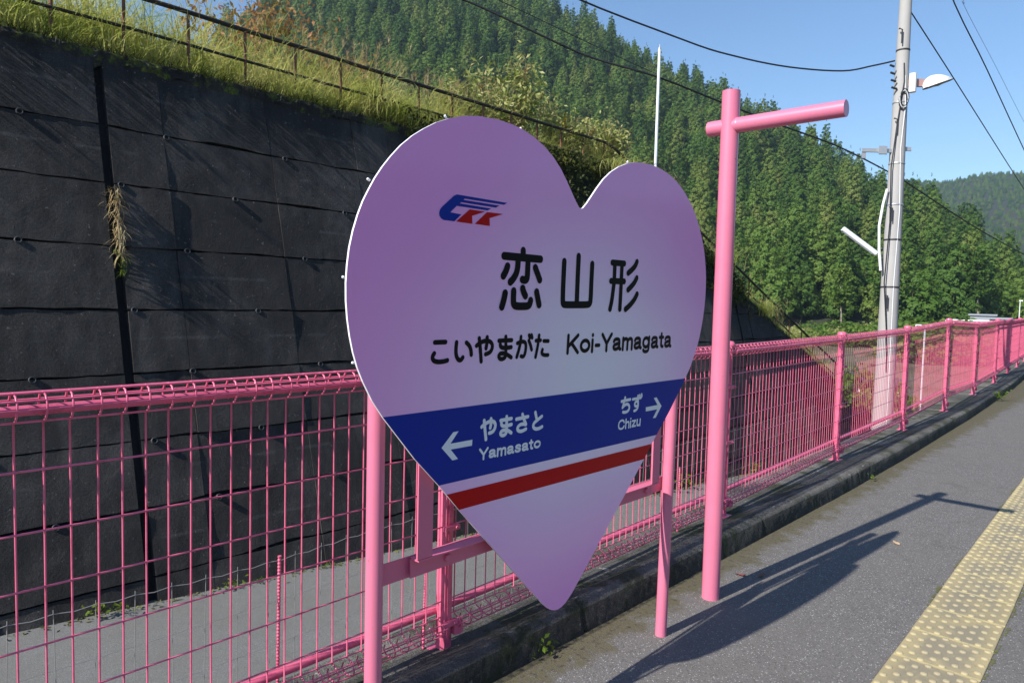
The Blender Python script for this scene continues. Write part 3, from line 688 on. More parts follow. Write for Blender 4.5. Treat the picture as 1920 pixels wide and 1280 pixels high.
def ribbon(b, pts, hw, n, round_=True, jn=0):
    """flat stroke with round joins and caps at height n above the panel"""
    # smooth the polyline
    P_ = [Vector((p[0], p[1])) for p in pts]
    if len(P_) > 2 and round_:
        for _ in range(2):
            Q = [P_[0]]
            for a, c in zip(P_, P_[1:]): Q += [a*.75+c*.25, a*.25+c*.75]
            Q.append(P_[-1]); P_ = Q
    k = len(P_); L = []; Rr = []
    for i, p in enumerate(P_):
        t_ = P_[min(i+1, k-1)]-P_[max(i-1, 0)]
        if t_.length < 1e-9: t_ = Vector((1, 0))
        t_.normalize(); nn_ = Vector((-t_.y, t_.x)); m_ = 1.0
        if 0 < i < k-1:
            a = (p-P_[i-1]).normalized(); m_ = min(1.6, 1/max(.5, abs(a.dot(t_))))
        L.append(p+nn_*hw*m_); Rr.append(p-nn_*hw*m_)
    vs = [hp(*q, n) for q in L]+[hp(*q, n) for q in Rr]
    b.add(vs, [(k+i, k+i+1, i+1, i) for i in range(k-1)])
    for end, other in ((P_[0], P_[1]), (P_[-1], P_[-2])):
        d = (end-other).normalized(); a0 = math.atan2(d.y, d.x)
        cap = [end+Vector((math.cos(a0+(-.5+j/8)*math.pi), math.sin(a0+(-.5+j/8)*math.pi)))*hw for j in range(9)]
        b.add([hp(*q, n) for q in cap], [tuple(range(9))])
LET = {
'K': (.56, [[(.05, 0), (.05, .72)], [(.50, .72), (.07, .27)], [(.20, .41), (.52, 0)]]),
'o': (.50, [[(.25+.20*math.cos(a*.3142), .265+.225*math.sin(a*.3142)) for a in range(21)]]),
'i': (.12, [[(.05, 0), (.05, .49)], [(.05, .70), (.05, .715)]]),
'-': (.28, [[(.05, .255), (.22, .255)]]),
'Y': (.54, [[(.03, .72), (.27, .31)], [(.51, .72), (.27, .31)], [(.27, .33), (.27, 0)]]),
'a': (.46, [[(.06, .39), (.085, .45), (.15, .49), (.24, .495), (.33, .465), (.36, .40), (.36, .09), (.385, .035), (.43, .035)], [(.36, .31), (.28, .285), (.15, .255), (.07, .21), (.05, .13), (.085, .055), (.16, .03), (.26, .055), (.34, .13), (.36, .20)]]),
'm': (.61, [[(.05, 0), (.05, .52)], [(.05, .36), (.10, .455), (.18, .495), (.26, .475), (.30, .40), (.30, 0)], [(.30, .36), (.35, .455), (.43, .495), (.51, .475), (.555, .40), (.555, 0)]]),
'g': (.46, [[(.21+.17*math.cos(a*.3142), .275+.22*math.sin(a*.3142)) for a in range(21)], [(.39, .52), (.39, -.02), (.36, -.115), (.28, -.165), (.17, -.165), (.09, -.13), (.065, -.08)]]),
't': (.28, [[(.13, .66), (.13, .13), (.155, .05), (.24, .035)], [(.02, .49), (.24, .49)]]),
's': (.43, [[(.37, .39), (.34, .455), (.25, .495), (.15, .485), (.08, .43), (.09, .345), (.16, .295), (.27, .255), (.36, .20), (.37, .11), (.32, .05), (.23, .03), (.12, .045), (.06, .10), (.05, .14)]]),
'C': (.63, [[(.565, .50), (.52, .62), (.43, .69), (.31, .70), (.18, .66), (.09, .56), (.05, .43), (.05, .28), (.09, .15), (.18, .05), (.31, .02), (.43, .035), (.52, .11), (.575, .22)]]),
'h': (.41, [[(.05, 0), (.05, .72)], [(.05, .35), (.11, .45), (.20, .495), (.30, .475), (.355, .40), (.355, 0)]]),
'z': (.42, [[(.04, .485), (.36, .485)], [(.36, .485), (.04, .04)], [(.04, .04), (.38, .04)]]),
'u': (.42, [[(.05, .52), (.05, .15), (.085, .055), (.17, .025), (.27, .06), (.35, .16)], [(.355, .52), (.355, 0)]]),
}
def heart_sign():
    root = empty('station_sign', (-1.68, 2.08, 0)); org = Vector((-1.68, 2.08, 0))
    tag(root, 'big purple heart-shaped station name sign on two thin pink legs', 'sign')
    # panel: origin at the middle of the heart so that its print follows it
    b = MB(); k = len(OUT); TH = .007
    ctr = (0, .2)
    # face as strips left/right of the axis so that it stays flat and clean
    face = [hp(u, v, 0) for u, v in OUT]; back = [hp(u, v, -TH) for u, v in OUT]
    b.add(face, [tuple(range(k-1, -1, -1))], 0)
    b.add(back, [tuple(range(k))], 1)
    b.add(face+back, [(i, (i+1) % k, k+(i+1) % k, k+i) for i in range(k)], 1)
    panel = b.build('heart_panel', [M['heart_face'], M['sign_edge']], root)
    panel.location = HO-org
    def flat(name, mat, pts, n):
        m = MB(); vs = [hp(u, v, n) for u, v in pts]
        a = sum(pts[i][0]*pts[(i+1) % len(pts)][1]-pts[(i+1) % len(pts)][0]*pts[i][1] for i in range(len(pts)))
        m.add(vs, [tuple(range(len(pts))) if a > 0 else tuple(range(len(pts)-1, -1, -1))])
        return m.build(name, M[mat], panel)
    flat('blue_band', 'sign_blue', clip(OUT, -.0875, -.324), .0004)
    flat('red_band', 'sign_red', clip(OUT, -.359, -.419), .0004)
    for nm, mat, pts in POLYS: flat({'emblem_blue': 'emblem_blue', 'emblem_red': 'emblem_red'}.get(nm, 'arrow'), 'sign_'+mat, pts, .0009)
    for nm, mat, hw, strokes in GLYPHS:
        m = MB()
        for i, st in enumerate(strokes): ribbon(m, st, hw, .0008+.00012*i)
        m.build(nm, M['black' if mat == 'black' else 'sign_white'], panel)
    def word(txt, u0, u1, vb, cap, mat, hwf):
        gap = .055; W = sum(LET[c][0] for c in txt)+gap*(len(txt)-1)-.10; ins = hwf*.72
        sy = cap/.72; sx = (u1-u0)/W; x = -.05+.0
        for c in txt:
            m = MB()
            for i, st in enumerate(LET[c][1]):
                sm = c not in 'KYz-' and len(st) > 2
                ribbon(m, [(u0+(x+px)*sx, vb+(ins+py*(1-2*ins/.72))*sy) for px, py in st], hwf*cap, .0008+.00012*i, sm)
            m.build('latin_letter', M[mat], panel)
            x += LET[c][0]+gap
    word('Koi-Yamagata', -.032, .700, .0560, .0785, 'black', .094)
    word('Yamasato', -.462, -.161, -.273, .0420, 'sign_white', .098)
    word('Chizu', .332, .494, -.269, .0455, 'sign_white', .088)
    # bolts standing off the rim
    bl = None
    for u, v, sgn in ((-.994, .30, -1), (-.925, .565, -1), (-.66, .785, -1), (-.955, .07, -1), (-.33, .812, -1), (.30, .805, 1), (.62, .795, 1), (.90, .60, 1)):
        m = MB(); m.lathe([(.0, .004), (.003, .003), (.004, .001), (.004, -.006), (.0, -.006)], (0, 0, 0), (HU*u+HV*v*.9).normalized(), 8)
        o = m.build('rim_bolt', M['sign_edge'], root); o.location = HO-org+hp(u, v, -.014)
    # legs
    def leg(base, top): MB().tube([Vector(base)-org, Vector(top)-org], .0265, 20).build('leg', M['pole_pink'], root)
    leg((-1.690, 1.258, -.02), (-1.690, 1.258, 1.86))
    leg((-1.654, 2.884, -.02), (-1.654, 2.921, 1.80))
    # frame behind the panel
    bm2 = lambda name, c, d: MB().box(Vector(c)-org, d).build(name, M['bracket_pink'], root)
    for z, nm in ((.713, 'lower'), (1.62, 'upper')):
        o = bm2('cross_bar', (-1.690, 2.095, z), (.006, 1.62, .066))
        o2 = MB()
        o2.box(Vector((-1.6715, 2.08, z+.004))-org, (.005, 1.40, .066)); o2.box(Vector((-1.651, 2.08, z+.034))-org, (.041, 1.40, .005))
        o2.build('angle_bar', M['bracket_pink'], root)
        for y in (1.53, 2.73):
            m = MB(); m.lathe([(.014, 0), (.014, .009), (.011, .012), (0, .012)], Vector((-1.669, y, z))-org, Vector((1, 0, 0)), 8, smooth=False)
            m.build('bolt', M['bracket_pink'], root)
    for y in (1.405, 2.75):
        o = MB()
        o.box(Vector((-1.634, y, 1.262))-org, (.006, .060, 1.02))
        o.build('upright', M['bracket_pink'], root)
    for y in (1.80, 2.36):
        bm2('back_batten', (-1.625, y, 1.45), (.02, .04, 1.0))
heart_sign()

# tall pink post with an arm
def pink_post():
    root = empty('tall_pink_post', (-1.689, 3.448, 0)); org = Vector((0, 0, 0))
    tag(root, 'tall thick pink pole with a short arm pointing over the platform', 'pole')
    MB().tube([(0, 0, -.02), (0, 0, 2.641)], .0455, 28).build('shaft', M['pole_pink'], root)
    MB().tube([(-.115, 0, 2.465), (.565, 0, 2.465)], .0385, 24).build('arm', M['pole_pink'], root)
    MB().lathe([(.0395, -.004), (.0400, .0), (.0385, .006)], (0.043, 0, 2.465), Vector((1, 0, 0)), 24).build('weld_bead', M['pole_pink'], root)
pink_post()
# ------------------------------------------------------------------ utility pole
def utility_pole():
    B = Vector((-3.43, 13.13, 0)); root = empty('utility_pole', (B.x, B.y, -4.0))
    tag(root, 'round grey concrete utility pole carrying two lamps behind the pink fence', 'pole')
    o = Vector((0, 0, 4.0))
    rad = lambda z: .172-.0105*(z+1)
    MB().tube([Vector((0, 0, z))+o for z in (-4.2, -1, 1, 3, 5, 7, 9.6)], [rad(z) for z in (-4.2, -1, 1, 3, 5, 7, 9.6)], 28).build('shaft', M['pole_concrete'], root)
    view = Vector((3.43, -13.13, 0)).normalized(); side = Vector((-view.y, view.x, 0))   # side: to the right in the photo is -side?
    right = Vector((r2.x, r2.y, 0)).normalized()
    for z in (5.83, 4.98, 3.98, 3.30, 2.72, 1.93, -.6):
        m = MB(); r_ = rad(z); m.lathe([(r_+.001, -.014), (r_+.006, -.012), (r_+.006, .012), (r_+.001, .014)], Vector((0, 0, z))+o, n=24)
        m.build('steel_band', M['dark_iron'] if rng.random() < .6 else M['galv'], root)
    for z in (6.15, 4.70, 3.25, 1.80):
        m = MB(); p = view*rad(z)-right*.03+Vector((0, 0, z))+o
        m.tube([p-right*.05, p+view*.03-right*.05, p+view*.03+Vector((0, 0, -.02)), p+view*.03+Vector((0, 0, -.24))], .011, 6); m.build('step_bolt', M['dark_iron'], root)
    # dome lamp on a short arm
    lp = MB(); p0 = right*rad(5.4)+Vector((0, 0, 5.30))+o
    lp.box(p0+right*.16+view*.05, (.34, .06, .12), axes=(right, view, Vector((0, 0, 1))))
    street = lp.build('street_lamp', plain('lamp_arm_paint', (.42, .25, .23), .6), root)
    bx = MB(); bx.bbox(p0+right*.085+view*.12+Vector((0, 0, -.02)), (.10, .10, .30), .02); bx.build('ballast_box', M['lamp_white'], street)
    ax = (right*.93+Vector((0, 0, .33))).normalized(); upv = (Vector((0, 0, 1))-ax*ax.z).normalized(); sd = ax.cross(upv)
    c = p0+right*.50+view*.08+Vector((0, 0, -.02)); vs = []; nl, na = 13, 9
    for i in range(nl):
        s_ = i/(nl-1); w = .135*math.sqrt(max(0, 1-(2*s_-1)**2))+.004; hgt = .20*(math.sin(math.pi*min(1, s_*1.05+.02))**.55)*(1.0-.42*s_)+.004
        for j in range(na):
            a = math.pi*j/(na-1); vs.append(c+ax*(s_-.5)*.50+sd*w*math.cos(a)+upv*hgt*math.sin(a))
    sh = MB(); sh.add(vs, [(i*na+j, (i+1)*na+j, (i+1)*na+j+1, i*na+j+1) for i in range(nl-1) for j in range(na-1)], 0, True)
    sh.build('lamp_shade', M['lamp_white'], street)
    rim = [c+ax*(math.cos(2*math.pi*i/24)*.245)+sd*math.sin(2*math.pi*i/24)*.13 for i in range(24)]
    ln = MB(); ln.add([c-upv*.03]+[q+upv*.004 for q in rim], [(0, 1+(i+1) % 24, 1+i) for i in range(24)], 0, True); ln.build('lamp_lens', M['lamp_lens'], street)
    MB().tube(rim, .009, 6, closed=True).build('lamp_rim', M['dark_iron'], street)
    # slanting tube light on the platform-left side
    a = Vector((-4.09, 12.67, 2.90))-B+o; e = Vector((-3.64, 13.0, 2.49))-B+o
    d = (e-a).normalized(); s1 = d.cross(Vector((0, 0, 1))).normalized(); s2 = s1.cross(d)
    tb = MB(); tb.bbox((a+e)/2, (.085, .075, (e-a).length), .012, axes=(s1, s2, d)); tube = tb.build('tube_light', M['tube_white'], root)
    MB().tube([a+d*.04-s2*.034, e-d*.05-s2*.034], .014, 10).build('fluorescent_tube', M['sign_white'], tube)
    MB().tube([e-d*.03, e+d*.08+Vector((0, 0, .02)), Vector((-.14, -.10, 2.28))+o], .025, 8).build('lamp_bracket', M['tube_white'], tube)
    # cross arm with clamps
    ca = MB(); z = 4.19
    ca.box(Vector((0, 0, z))+o-right*.33+view*.02, (.52, .05, .06), axes=(right, view, Vector((0, 0, 1)))); ca.box(Vector((0, 0, z-.06))+o-right*.56, (.07, .06, .14), axes=(right, view, Vector((0, 0, 1))))
    ca.box(Vector((0, 0, z))+o-right*.24+view*.06, (.14, .06, .13), axes=(right, view, Vector((0, 0, 1)))); ca.box(Vector((0, 0, z+.04))+o+right*.13, (.20, .05, .06), axes=(right, view, Vector((0, 0, 1))))
    ca.build('cross_arm', M['galv'], root)
    # conduits and hanging cables on the face of the pole
    def run(name, pts, r_, m): MB().tube([(right*a_+view*(rad(z_)+f_)+Vector((0, 0, z_))+o) for a_, z_, f_ in pts], r_, 7).build(name, m, root)
    run('white_conduit', [(-.135, 3.55, -.05), (-.19, 3.3, -.06), (-.235, 2.95, -.08), (-.215, 2.55, -.06), (-.17, 2.2, -.05)], .022, M['sign_white'])
    run('service_cable', [(.03, 5.6, .01), (.05, 5.3, .02), (-.03, 4.6, .01), (-.09, 3.9, .01), (-.06, 3.0, .01), (-.10, 2.0, .01), (-.02, 1.2, .012), (.02, .5, .012)], .010, M['cable'])
    run('service_cable', [(.06, 5.4, .01), (.09, 4.9, .012), (.05, 4.2, .012), (.09, 3.2, .012), (.06, 2.0, .012), (.07, .0, .012), (.06, -3.8, .012)], .011, M['conduit'])
    for k in range(3): run('cable_coil', [(.05+.07*math.cos(t_*.52)+.01*k, 4.98+.03*k+.14*math.sin(t_*.52), .03+.008*k) for t_ in range(13)], .008, M['cable'] if k != 1 else M['conduit'])
    for k in range(4): run('insulator_knob', [(-.13+.02*k, 5.55-.12*k, -.03), (-.20+.015*k, 5.57-.12*k, -.02)], .018, M['dark_iron'])
utility_pole()

def cable(pts, r, label, group=None, n=6):
    P_ = [Vector(p) for p in pts]
    # catmull-rom smoothing
    Q = []
    for i in range(len(P_)-1):
        p0 = P_[max(i-1, 0)]; p1 = P_[i]; p2 = P_[i+1]; p3 = P_[min(i+2, len(P_)-1)]
        for s in range(5):
            t_ = s/5; Q.append(.5*((2*p1)+(p2-p0)*t_+(2*p0-5*p1+4*p2-p3)*t_*t_+(3*p1-p0-3*p2+p3)*t_**3))
    Q.append(P_[-1])
    o = MB().tube(Q, r, n).build('overhead_cable', M['cable'], None, tuple(Q[0]))
    return tag(o, label, 'cable', group)
cable([(-5.3, -9, 6.6), (-5.4, -3, 5.75), (-5.46, 2.6, 5.33), (-5.5, 6.0, 5.20), (-5.22, 9.1, 5.28), (-4.89, 10.08, 5.24), (-4.5, 11.12, 5.27), (-4.07, 12.21, 5.40), (-3.78, 12.75, 5.56), (-3.52, 13.03, 5.66)], .013, 'black cable sagging to the left side of the concrete pole against sky', 'overhead cables')
MAINC = [(-19.5, 11.4, 12.2), (-18.26, 13.25, 11.52), (-16.56, 15.44, 10.82), (-15.38, 16.88, 10.16), (-14.09, 18.55, 9.43), (-12.52, 20.2, 8.88), (-11.8, 23.04, 8.62), (-10.97, 26.49, 8.34), (-10.19, 30.6, 8.15), (-9.52, 35.27, 7.75), (-9.17, 36.91, 7.47), (-7.55, 43.73, 5.98), (-6.17, 50.36, 4.94), (-4.69, 57.07, 3.88), (-2, 68, 2.6)]
cable(MAINC, .036, 'thick black cable crossing in front of the forest above the wall railing', 'overhead cables')
cable([(-18.2, 12, 12.1), (-16.67, 14.01, 11.24), (-15.43, 15.78, 10.64), (-14.0, 18.4, 9.80), (-12.84, 19.95, 9.14), (-12.52, 20.2, 8.98)], .014, 'thin black wire running just above the thick forest cable', 'overhead cables')
cable([(-3.44, 13.2, 6.60), (-3.31, 16.36, 6.11), (-3.15, 24.58, 5.11), (-3.14, 29.99, 4.75), (-3.2, 45, 5.2)], .010, 'straight black wire leaving the right side of the concrete pole', 'overhead cables')
cable([(-3.6, 4, 11.6), (-3.6, 10, 9.75), (-3.58, 16.26, 8.11), (-3.47, 20.39, 7.37), (-3.34, 25.87, 6.39), (-3.23, 34.02, 5.2), (-3.1, 50, 4.9)], .013, 'middle black wire slanting down the blue sky right of the lamp', 'overhead cables')
cable([(-5.0, 12, 13.2), (-4.83, 23.49, 10.78), (-4.9, 24.79, 10.62), (-4.72, 28.98, 9.95), (-4.52, 34.53, 9.1), (-4.17, 42.88, 7.8), (-4, 60, 7.2)], .005, 'faint thin wire rightmost in the sky', 'overhead cables')

# slim white pole beyond the wall
def slim_pole():
    root = empty('slim_white_pole', (-12.45, 20.25, 3.4)); tag(root, 'slim white metal pole rising behind the heart sign in front of forest', 'pole')
    MB().tube([(0, 0, -.6), (0, 0, 6.33)], .048, 12).build('shaft', M['tube_white'], root)
    MB().lathe([(.052, 0), (.055, .02), (.03, .06), (.008, .10), (.008, .17), (0, .18)], (0, 0, 6.33), n=12).build('pole_cap', M['galv'], root)
slim_pole()

# ------------------------------------------------------------------ lower valley things seen through and above the fence
def camera_mast():
    root = empty('camera_mast', (-7.42, 33.94, -4.3)); tag(root, 'thin white mast with two boxy floodlights on top beyond the fence', 'mast')
    MB().tube([(0, 0, 0), (0, 0, 5.1)], .03, 8).build('shaft', M['tube_white'], root)
    b = MB(); b.box((-.02, 0, 5.11), (.40, .05, .04)); b.build('head_bracket', M['galv'], root)
    for dx in (-.22, .16):
        b = MB(); b.bbox((dx, -.05, 5.20), (.24, .2, .11), .02); f = b.build('floodlight', M['tube_white'], root)
        b = MB(); b.box((dx, -.155, 5.195), (.16, .02, .06)); b.build('glass', M['lamp_lens'], f)
camera_mast()
m = MB(); m.tube([(0, 0, 0), (0, 0, 4.55)], .042, 10); m.lathe([(.046, 0), (.038, .03), (0, .05)], (0, 0, 4.55), n=10)
o = m.build('guard_pipe', M['white_paint']); o.location = (-3.86, 14.84, -4.1); tag(o, 'white guard pipe standing right beside the foot of the concrete pole', 'pipe')
def small_building(loc, rz, w, d, h, wall, roof, lab, windows):
    root = empty('small_building', loc, rz); tag(root, lab, 'building')
    MB().box((0, 0, h/2), (w, d, h)).build('wall', wall, root)
    b = MB(); b.box((0, 0, h+.12), (w+.5, d+.5, .24)); b.build('roof', roof, root)
    for i in range(windows):
        x = -w/2+w*(i+.5)/windows
        f = MB().box((x, -d/2-.02, h*.58), (w/windows*.55, .06, h*.42)).build('window', M['galv'], root)
        MB().box((x, -d/2-.06, h*.58), (w/windows*.45, .03, h*.34)).build('pane', M['lamp_lens'], f)
grey_wall = plain('grey_wall', (.27, .29, .32), .8); pale_wall = plain('pale_wall', (.33, .34, .34), .8)
small_building((-20.6, 130, -4.3), R(8), 3.2, 4, 5.3, grey_wall, grey_wall, 'small grey building far off at the foot of the forest right', 1)
small_building((-16.9, 120, -4.3), R(6), 2.4, 4, 4.9, pale_wall, grey_wall, 'pale low building beyond the road seen above the fence end', 1)
small_building((-13.6, 41, -4.3), R(24), 6.5, 4, 1.9, plain('shed_white', (.70, .70, .69), .7), M['roof_dark'], 'low white shed with dark blue roof seen through the pink fence', 2)
def guard_rail():
    root = empty('guard_rail', (-18, 122, -.6)); tag(root, 'pale far guard rail in front of the forest at the right edge', 'railing')
    for i in range(9): MB().tube([(-6+i*2, 0, -1.5), (-6+i*2, 0, 1.0)], .07, 6).build('post', M['white_paint'], root)
    for z in (.45, .9): MB().box((2, -.1, z), (16.5, .08, .16)).build('rail', M['white_paint'], root)
guard_rail()
def far_lamp():
    root = empty('far_lamp', (-16.5, 134, -4.3)); tag(root, 'thin white far lamp post at the right edge above the fence', 'lamp post')
    MB().tube([(0, 0, 0), (0, 0, 7.7)], .06, 8).build('shaft', M['white_paint'], root)
    MB().bbox((.12, 0, 7.75), (.5, .25, .18), .05).build('lamp_head', M['white_paint'], root)
far_lamp()

# ------------------------------------------------------------------ vegetation builders (numpy)
nr = np.random.default_rng(11)
def leafcloud(centers, size, normals_up=.5, quad=True, aspect=1.0, jitter=1.0, out=None):
    """one bent quad per centre; random orientation, or facing along 'out' with some spread"""
    n = len(centers); c = np.asarray(centers, float)
    s = np.asarray(size)*np.ones(n)
    a = nr.normal(size=(n, 3)); a /= np.linalg.norm(a, axis=1)[:, None]
    h = nr.normal(size=(n, 3)); h[:, 2] += normals_up
    if out is not None: h = np.asarray(out)+nr.normal(size=(n, 3))*jitter
    h /= np.linalg.norm(h, axis=1)[:, None]+1e-9
    b = np.cross(h, a); b /= np.linalg.norm(b, axis=1)[:, None]+1e-9
    a = np.cross(b, h)
    s = s[:, None]
    v = np.stack([c-a*s*aspect-b*s*.15, c-b*s*.6+h*s*.12, c+a*s*aspect+b*s*.1, c+b*s*.6+h*s*.12], 1).reshape(-1, 3)
    f = np.arange(4*n).reshape(-1, 4)
    return v, f
def mesh_from(name, parts, mats):
    """parts: list of (verts, faces(quad array or list), mat index, smooth)"""
    V = []; F = []; MI = []; SM = []; base = 0
    for v, f, mi, sm in parts:
        V.append(np.asarray(v, float)); f = [tuple(int(i)+base for i in q) for q in f]
        F += f; MI += [mi]*len(f); SM += [sm]*len(f); base += len(v)
    me = bpy.data.meshes.new(name); me.from_pydata(np.concatenate(V).tolist(), [], F)
    for m in mats: me.materials.append(m)
    me.polygons.foreach_set('material_index', MI); me.polygons.foreach_set('use_smooth', SM); me.update()
    return me
def trunk_parts(h, r, taper=.25, n=7, bend=0.0):
    b = MB(); b.tube([(bend*math.sin(i*1.3), bend*math.cos(i*1.7), h*i/5) for i in range(6)], [r*(1-(1-taper)*i/5) for i in range(6)], n)
    return np.array(b.v), b.f
def cedar_mesh(name, H=20.0, Rm=3.8, nb=120, per=26, low=.10, power=.75, leaf=.38, mat='cedar', round_=0.0, seed=1.0):
    """conifer crown: boughs round the stem, each a lit upper shell of small leaf faces that face outwards"""
    parts = []
    tv, tf = trunk_parts(H*.86, H*.012, .10); parts.append((tv, tf, 1, True))
    cs = []; sz = []; nn = []
    for k in range(nb):
        t_ = low+(1-low)*((k+.5)/nb)**1.0
        t_ = low+(1-low)*(1-math.sqrt(1-(k+.5)/nb*.985))
        z = H*t_; prof = Rm*((1-t_)/(1-low))**power*min(1, .55+(t_-low)*5)
        if round_: prof = Rm*math.sqrt(max(0, 1-((t_-low)/(1-low)*2-1)**2))*(1-.2*round_)+.3
        az = k*2.39996+nr.uniform(-.5, .5)
        prof *= nr.uniform(.74, 1.10)*(1+.16*mnoise.noise((math.cos(az)*1.2+seed*7, math.sin(az)*1.2, t_*5)))
        bl = .42+.62*prof/4.0                                   # bough puff radius
        ctr = np.array([math.cos(az)*(prof-bl*.5), math.sin(az)*(prof-bl*.5), z-prof*.12])
        for i in range(per):
            d = nr.normal(size=3); d[:2] += np.array([math.cos(az), math.sin(az)])*.8; d[2] += .6; d /= np.linalg.norm(d)
            cs.append(ctr+d*bl*np.array([1, 1, .85])*nr.uniform(.75, 1.1)+nr.normal(size=3)*.06)
            nn.append(d*.8+np.array([math.cos(az)*.55, math.sin(az)*.55, .25])); sz.append(leaf*nr.uniform(.6, 1.2)*(.6+.5*prof/Rm))
        for i in range(per//4):                                        # inner, darker fill towards the stem
            s_ = nr.uniform(.2, .8); cs.append(np.array([math.cos(az)*prof*s_, math.sin(az)*prof*s_, z-.2])+nr.normal(size=3)*.25); nn.append(nr.normal(size=3)); sz.append(leaf*1.1)
    for i in range(26):
        cs.append(np.array([nr.normal()*.10, nr.normal()*.10, H*(.93+.055*nr.uniform())])); nn.append(nr.normal(size=3)); sz.append(leaf*.5)
    v, f = leafcloud(cs, sz, .9, out=nn, jitter=.27); parts.append((v, f, 0, False))
    return mesh_from(name, parts, [M[mat], M['bark']])
# ------------------------------------------------------------------ hills and forest
RIDGE = [(-12, 1.0), (2, 1.2), (7, 4.3), (9.1, 5.9), (10.2, 7.2), (11.2, 7.7), (12.3, 8.5), (13.28, 8.6), (15.31, 9.4), (17.43, 10.79), (20.02, 12.97), (23.44, 15.03), (27.78, 17.11), (31.87, 19.19), (36.06, 21.2), (39.02, 22.46), (45.82, 25.39), (51.64, 26.02), (58.01, 24.05), (62.56, 21.12), (64.03, 20.06), (65.48, 19.5), (68.96, 18.43), (80, 15), (100, 10)]
FAR = [(-20, 4), (0, 7.3), (5.1, 9.16), (7.3, 9.58), (8.27, 9.6), (9.12, 9.7), (10.04, 9.57), (11.56, 9.29), (12.5, 9.29), (14, 9.56), (17.3, 8.93), (20.9, 7.7), (32, 5)]
TREE_H = 20.5
def rfoot(az): return 178+max(0, 12-az)*4
def rridge(az): return interp([(0, 300), (8, 320), (16, 385), (25, 430), (45, 450), (90, 430)], az)
def hill_z(r, az):
    rf, rr = rfoot(az), rridge(az); z0 = -4.3
    zr = max(z0+4, rr*math.tan(R(interp(RIDGE, az)))+1.55-TREE_H*.93)
    s = (r-rf)/(rr-rf)
    if s <= 0: return z0
    gl = mnoise.noise((az*.14, r*.006, 3.0))*9*min(1, s*2)*min(1, max(0, (1.02-s)*3))
    if s <= 1: return z0+(zr-z0)*(.82*s+.18*s*s)+gl
    return zr-(r-rr)*.45
def pol(r, az): return (-math.sin(R(az))*r, math.cos(R(az))*r)
def hill_mesh(name, azs, rs, zf):
    b = MB(); k = len(rs)
    for a in azs:
        for r in rs:
            x, y = pol(r, a); b.v.append((x, y, zf(r, a)))
    for i in range(len(azs)-1):
        for j in range(k-1):
            b.f.append((i*k+j, i*k+j+1, (i+1)*k+j+1, (i+1)*k+j)); b.m.append(0); b.sm.append(True)
    return tag(b.build(name, M['forest_floor']), kind='structure')
hill_mesh('hill', [-12+2*i for i in range(56)], [165+i*15 for i in range(26)], hill_z)
def far_z(r, az):
    rr = 1450; rf = 700; zr = rr*math.tan(R(interp(FAR, az)))-14
    s = (r-rf)/(rr-rf)
    if s < 0: return -6
    g = mnoise.noise((az*.35, r*.004, 9))*26*min(1, s*2)*min(1, max(0, (1.0-s)*3))
    return -6+(zr+6)*s**1.15+g if s <= 1 else zr-(r-rr)*.4
fh = hill_mesh('far_hill', [-20+1.3*i for i in range(42)], [690+i*38 for i in range(24)], far_z)

variants = [cedar_mesh('cedar_a', 23, 4.9, 115, 42, power=.74, leaf=.36, seed=1), cedar_mesh('cedar_b', 26, 4.4, 125, 38, power=.66, leaf=.36, seed=2), cedar_mesh('cedar_c', 19, 5.2, 105, 44, power=.70, leaf=.37, seed=3),
            cedar_mesh('cedar_d', 21, 5.2, 110, 42, power=.52, leaf=.40, seed=4), cedar_mesh('broad_tree', 15, 5.2, 85, 42, low=.12, leaf=.40, mat='broad', round_=1, seed=5)]
CREST = [(18, -4), (20.46, -1.34), (22.87, 2.22), (27.36, 7.06), (29.49, 10.29), (35.75, 12.33), (41.36, 16.21), (53.13, 17.56), (66.2, 20.2), (80, 20)]
spots = []
frng = random.Random(21)
r = 180
while r < 470:
    da = math.degrees(7.6/r); a = 1.0+frng.uniform(0, da)
    while a < 73:
        az = a+frng.uniform(-.42, .42)*da; rr_ = r+frng.uniform(-2.4, 2.4)
        a += da
        if rr_ < rfoot(az)+2 or rr_ > rridge(az)+14: continue
        z = hill_z(rr_, az)
        top = math.degrees(math.atan2(z+20-1.55, rr_))
        if top < interp(CREST, az)-.6: continue
        if az > 70.5: continue
        lowp = math.exp(-(rr_-rfoot(az))/45)
        kind = 4 if frng.random() < .05+.50*lowp else frng.choice([0, 0, 1, 1, 2, 3])
        sc = frng.uniform(.66, 1.26)*(.92 if kind < 4 else .95)
        if frng.random() < .05: sc *= .7
        spots.append((rr_, az, z, kind, sc, frng.uniform(0, 6.28)))
    r += 6.5
spots.sort()
near, rest = spots[:300], spots[300:]
CEDAR_L = 'dark green conifer standing in the dense forest on the lower hillside'
BROAD_L = 'lighter round-crowned leafy tree among conifers at the hill foot'
protos = {}
for rr_, az, z, kind, sc, rz in near:
    x, y = pol(rr_, az)
    nm = 'cedar_tree' if kind < 4 else 'broadleaf_tree'
    o = bpy.data.objects.new(nm, variants[kind]); COL.objects.link(o)
    o.location = (x, y, z-.4); o.rotation_euler = (frng.uniform(-.03, .03), frng.uniform(-.03, .03), rz); o.scale = (sc*frng.uniform(.9, 1.1), sc*frng.uniform(.9, 1.1), sc)
    tag(o, CEDAR_L if kind < 4 else BROAD_L, 'tree', 'conifers on the lower hillside' if kind < 4 else 'leafy trees at the foot of the hill')
    protos.setdefault(kind, o)
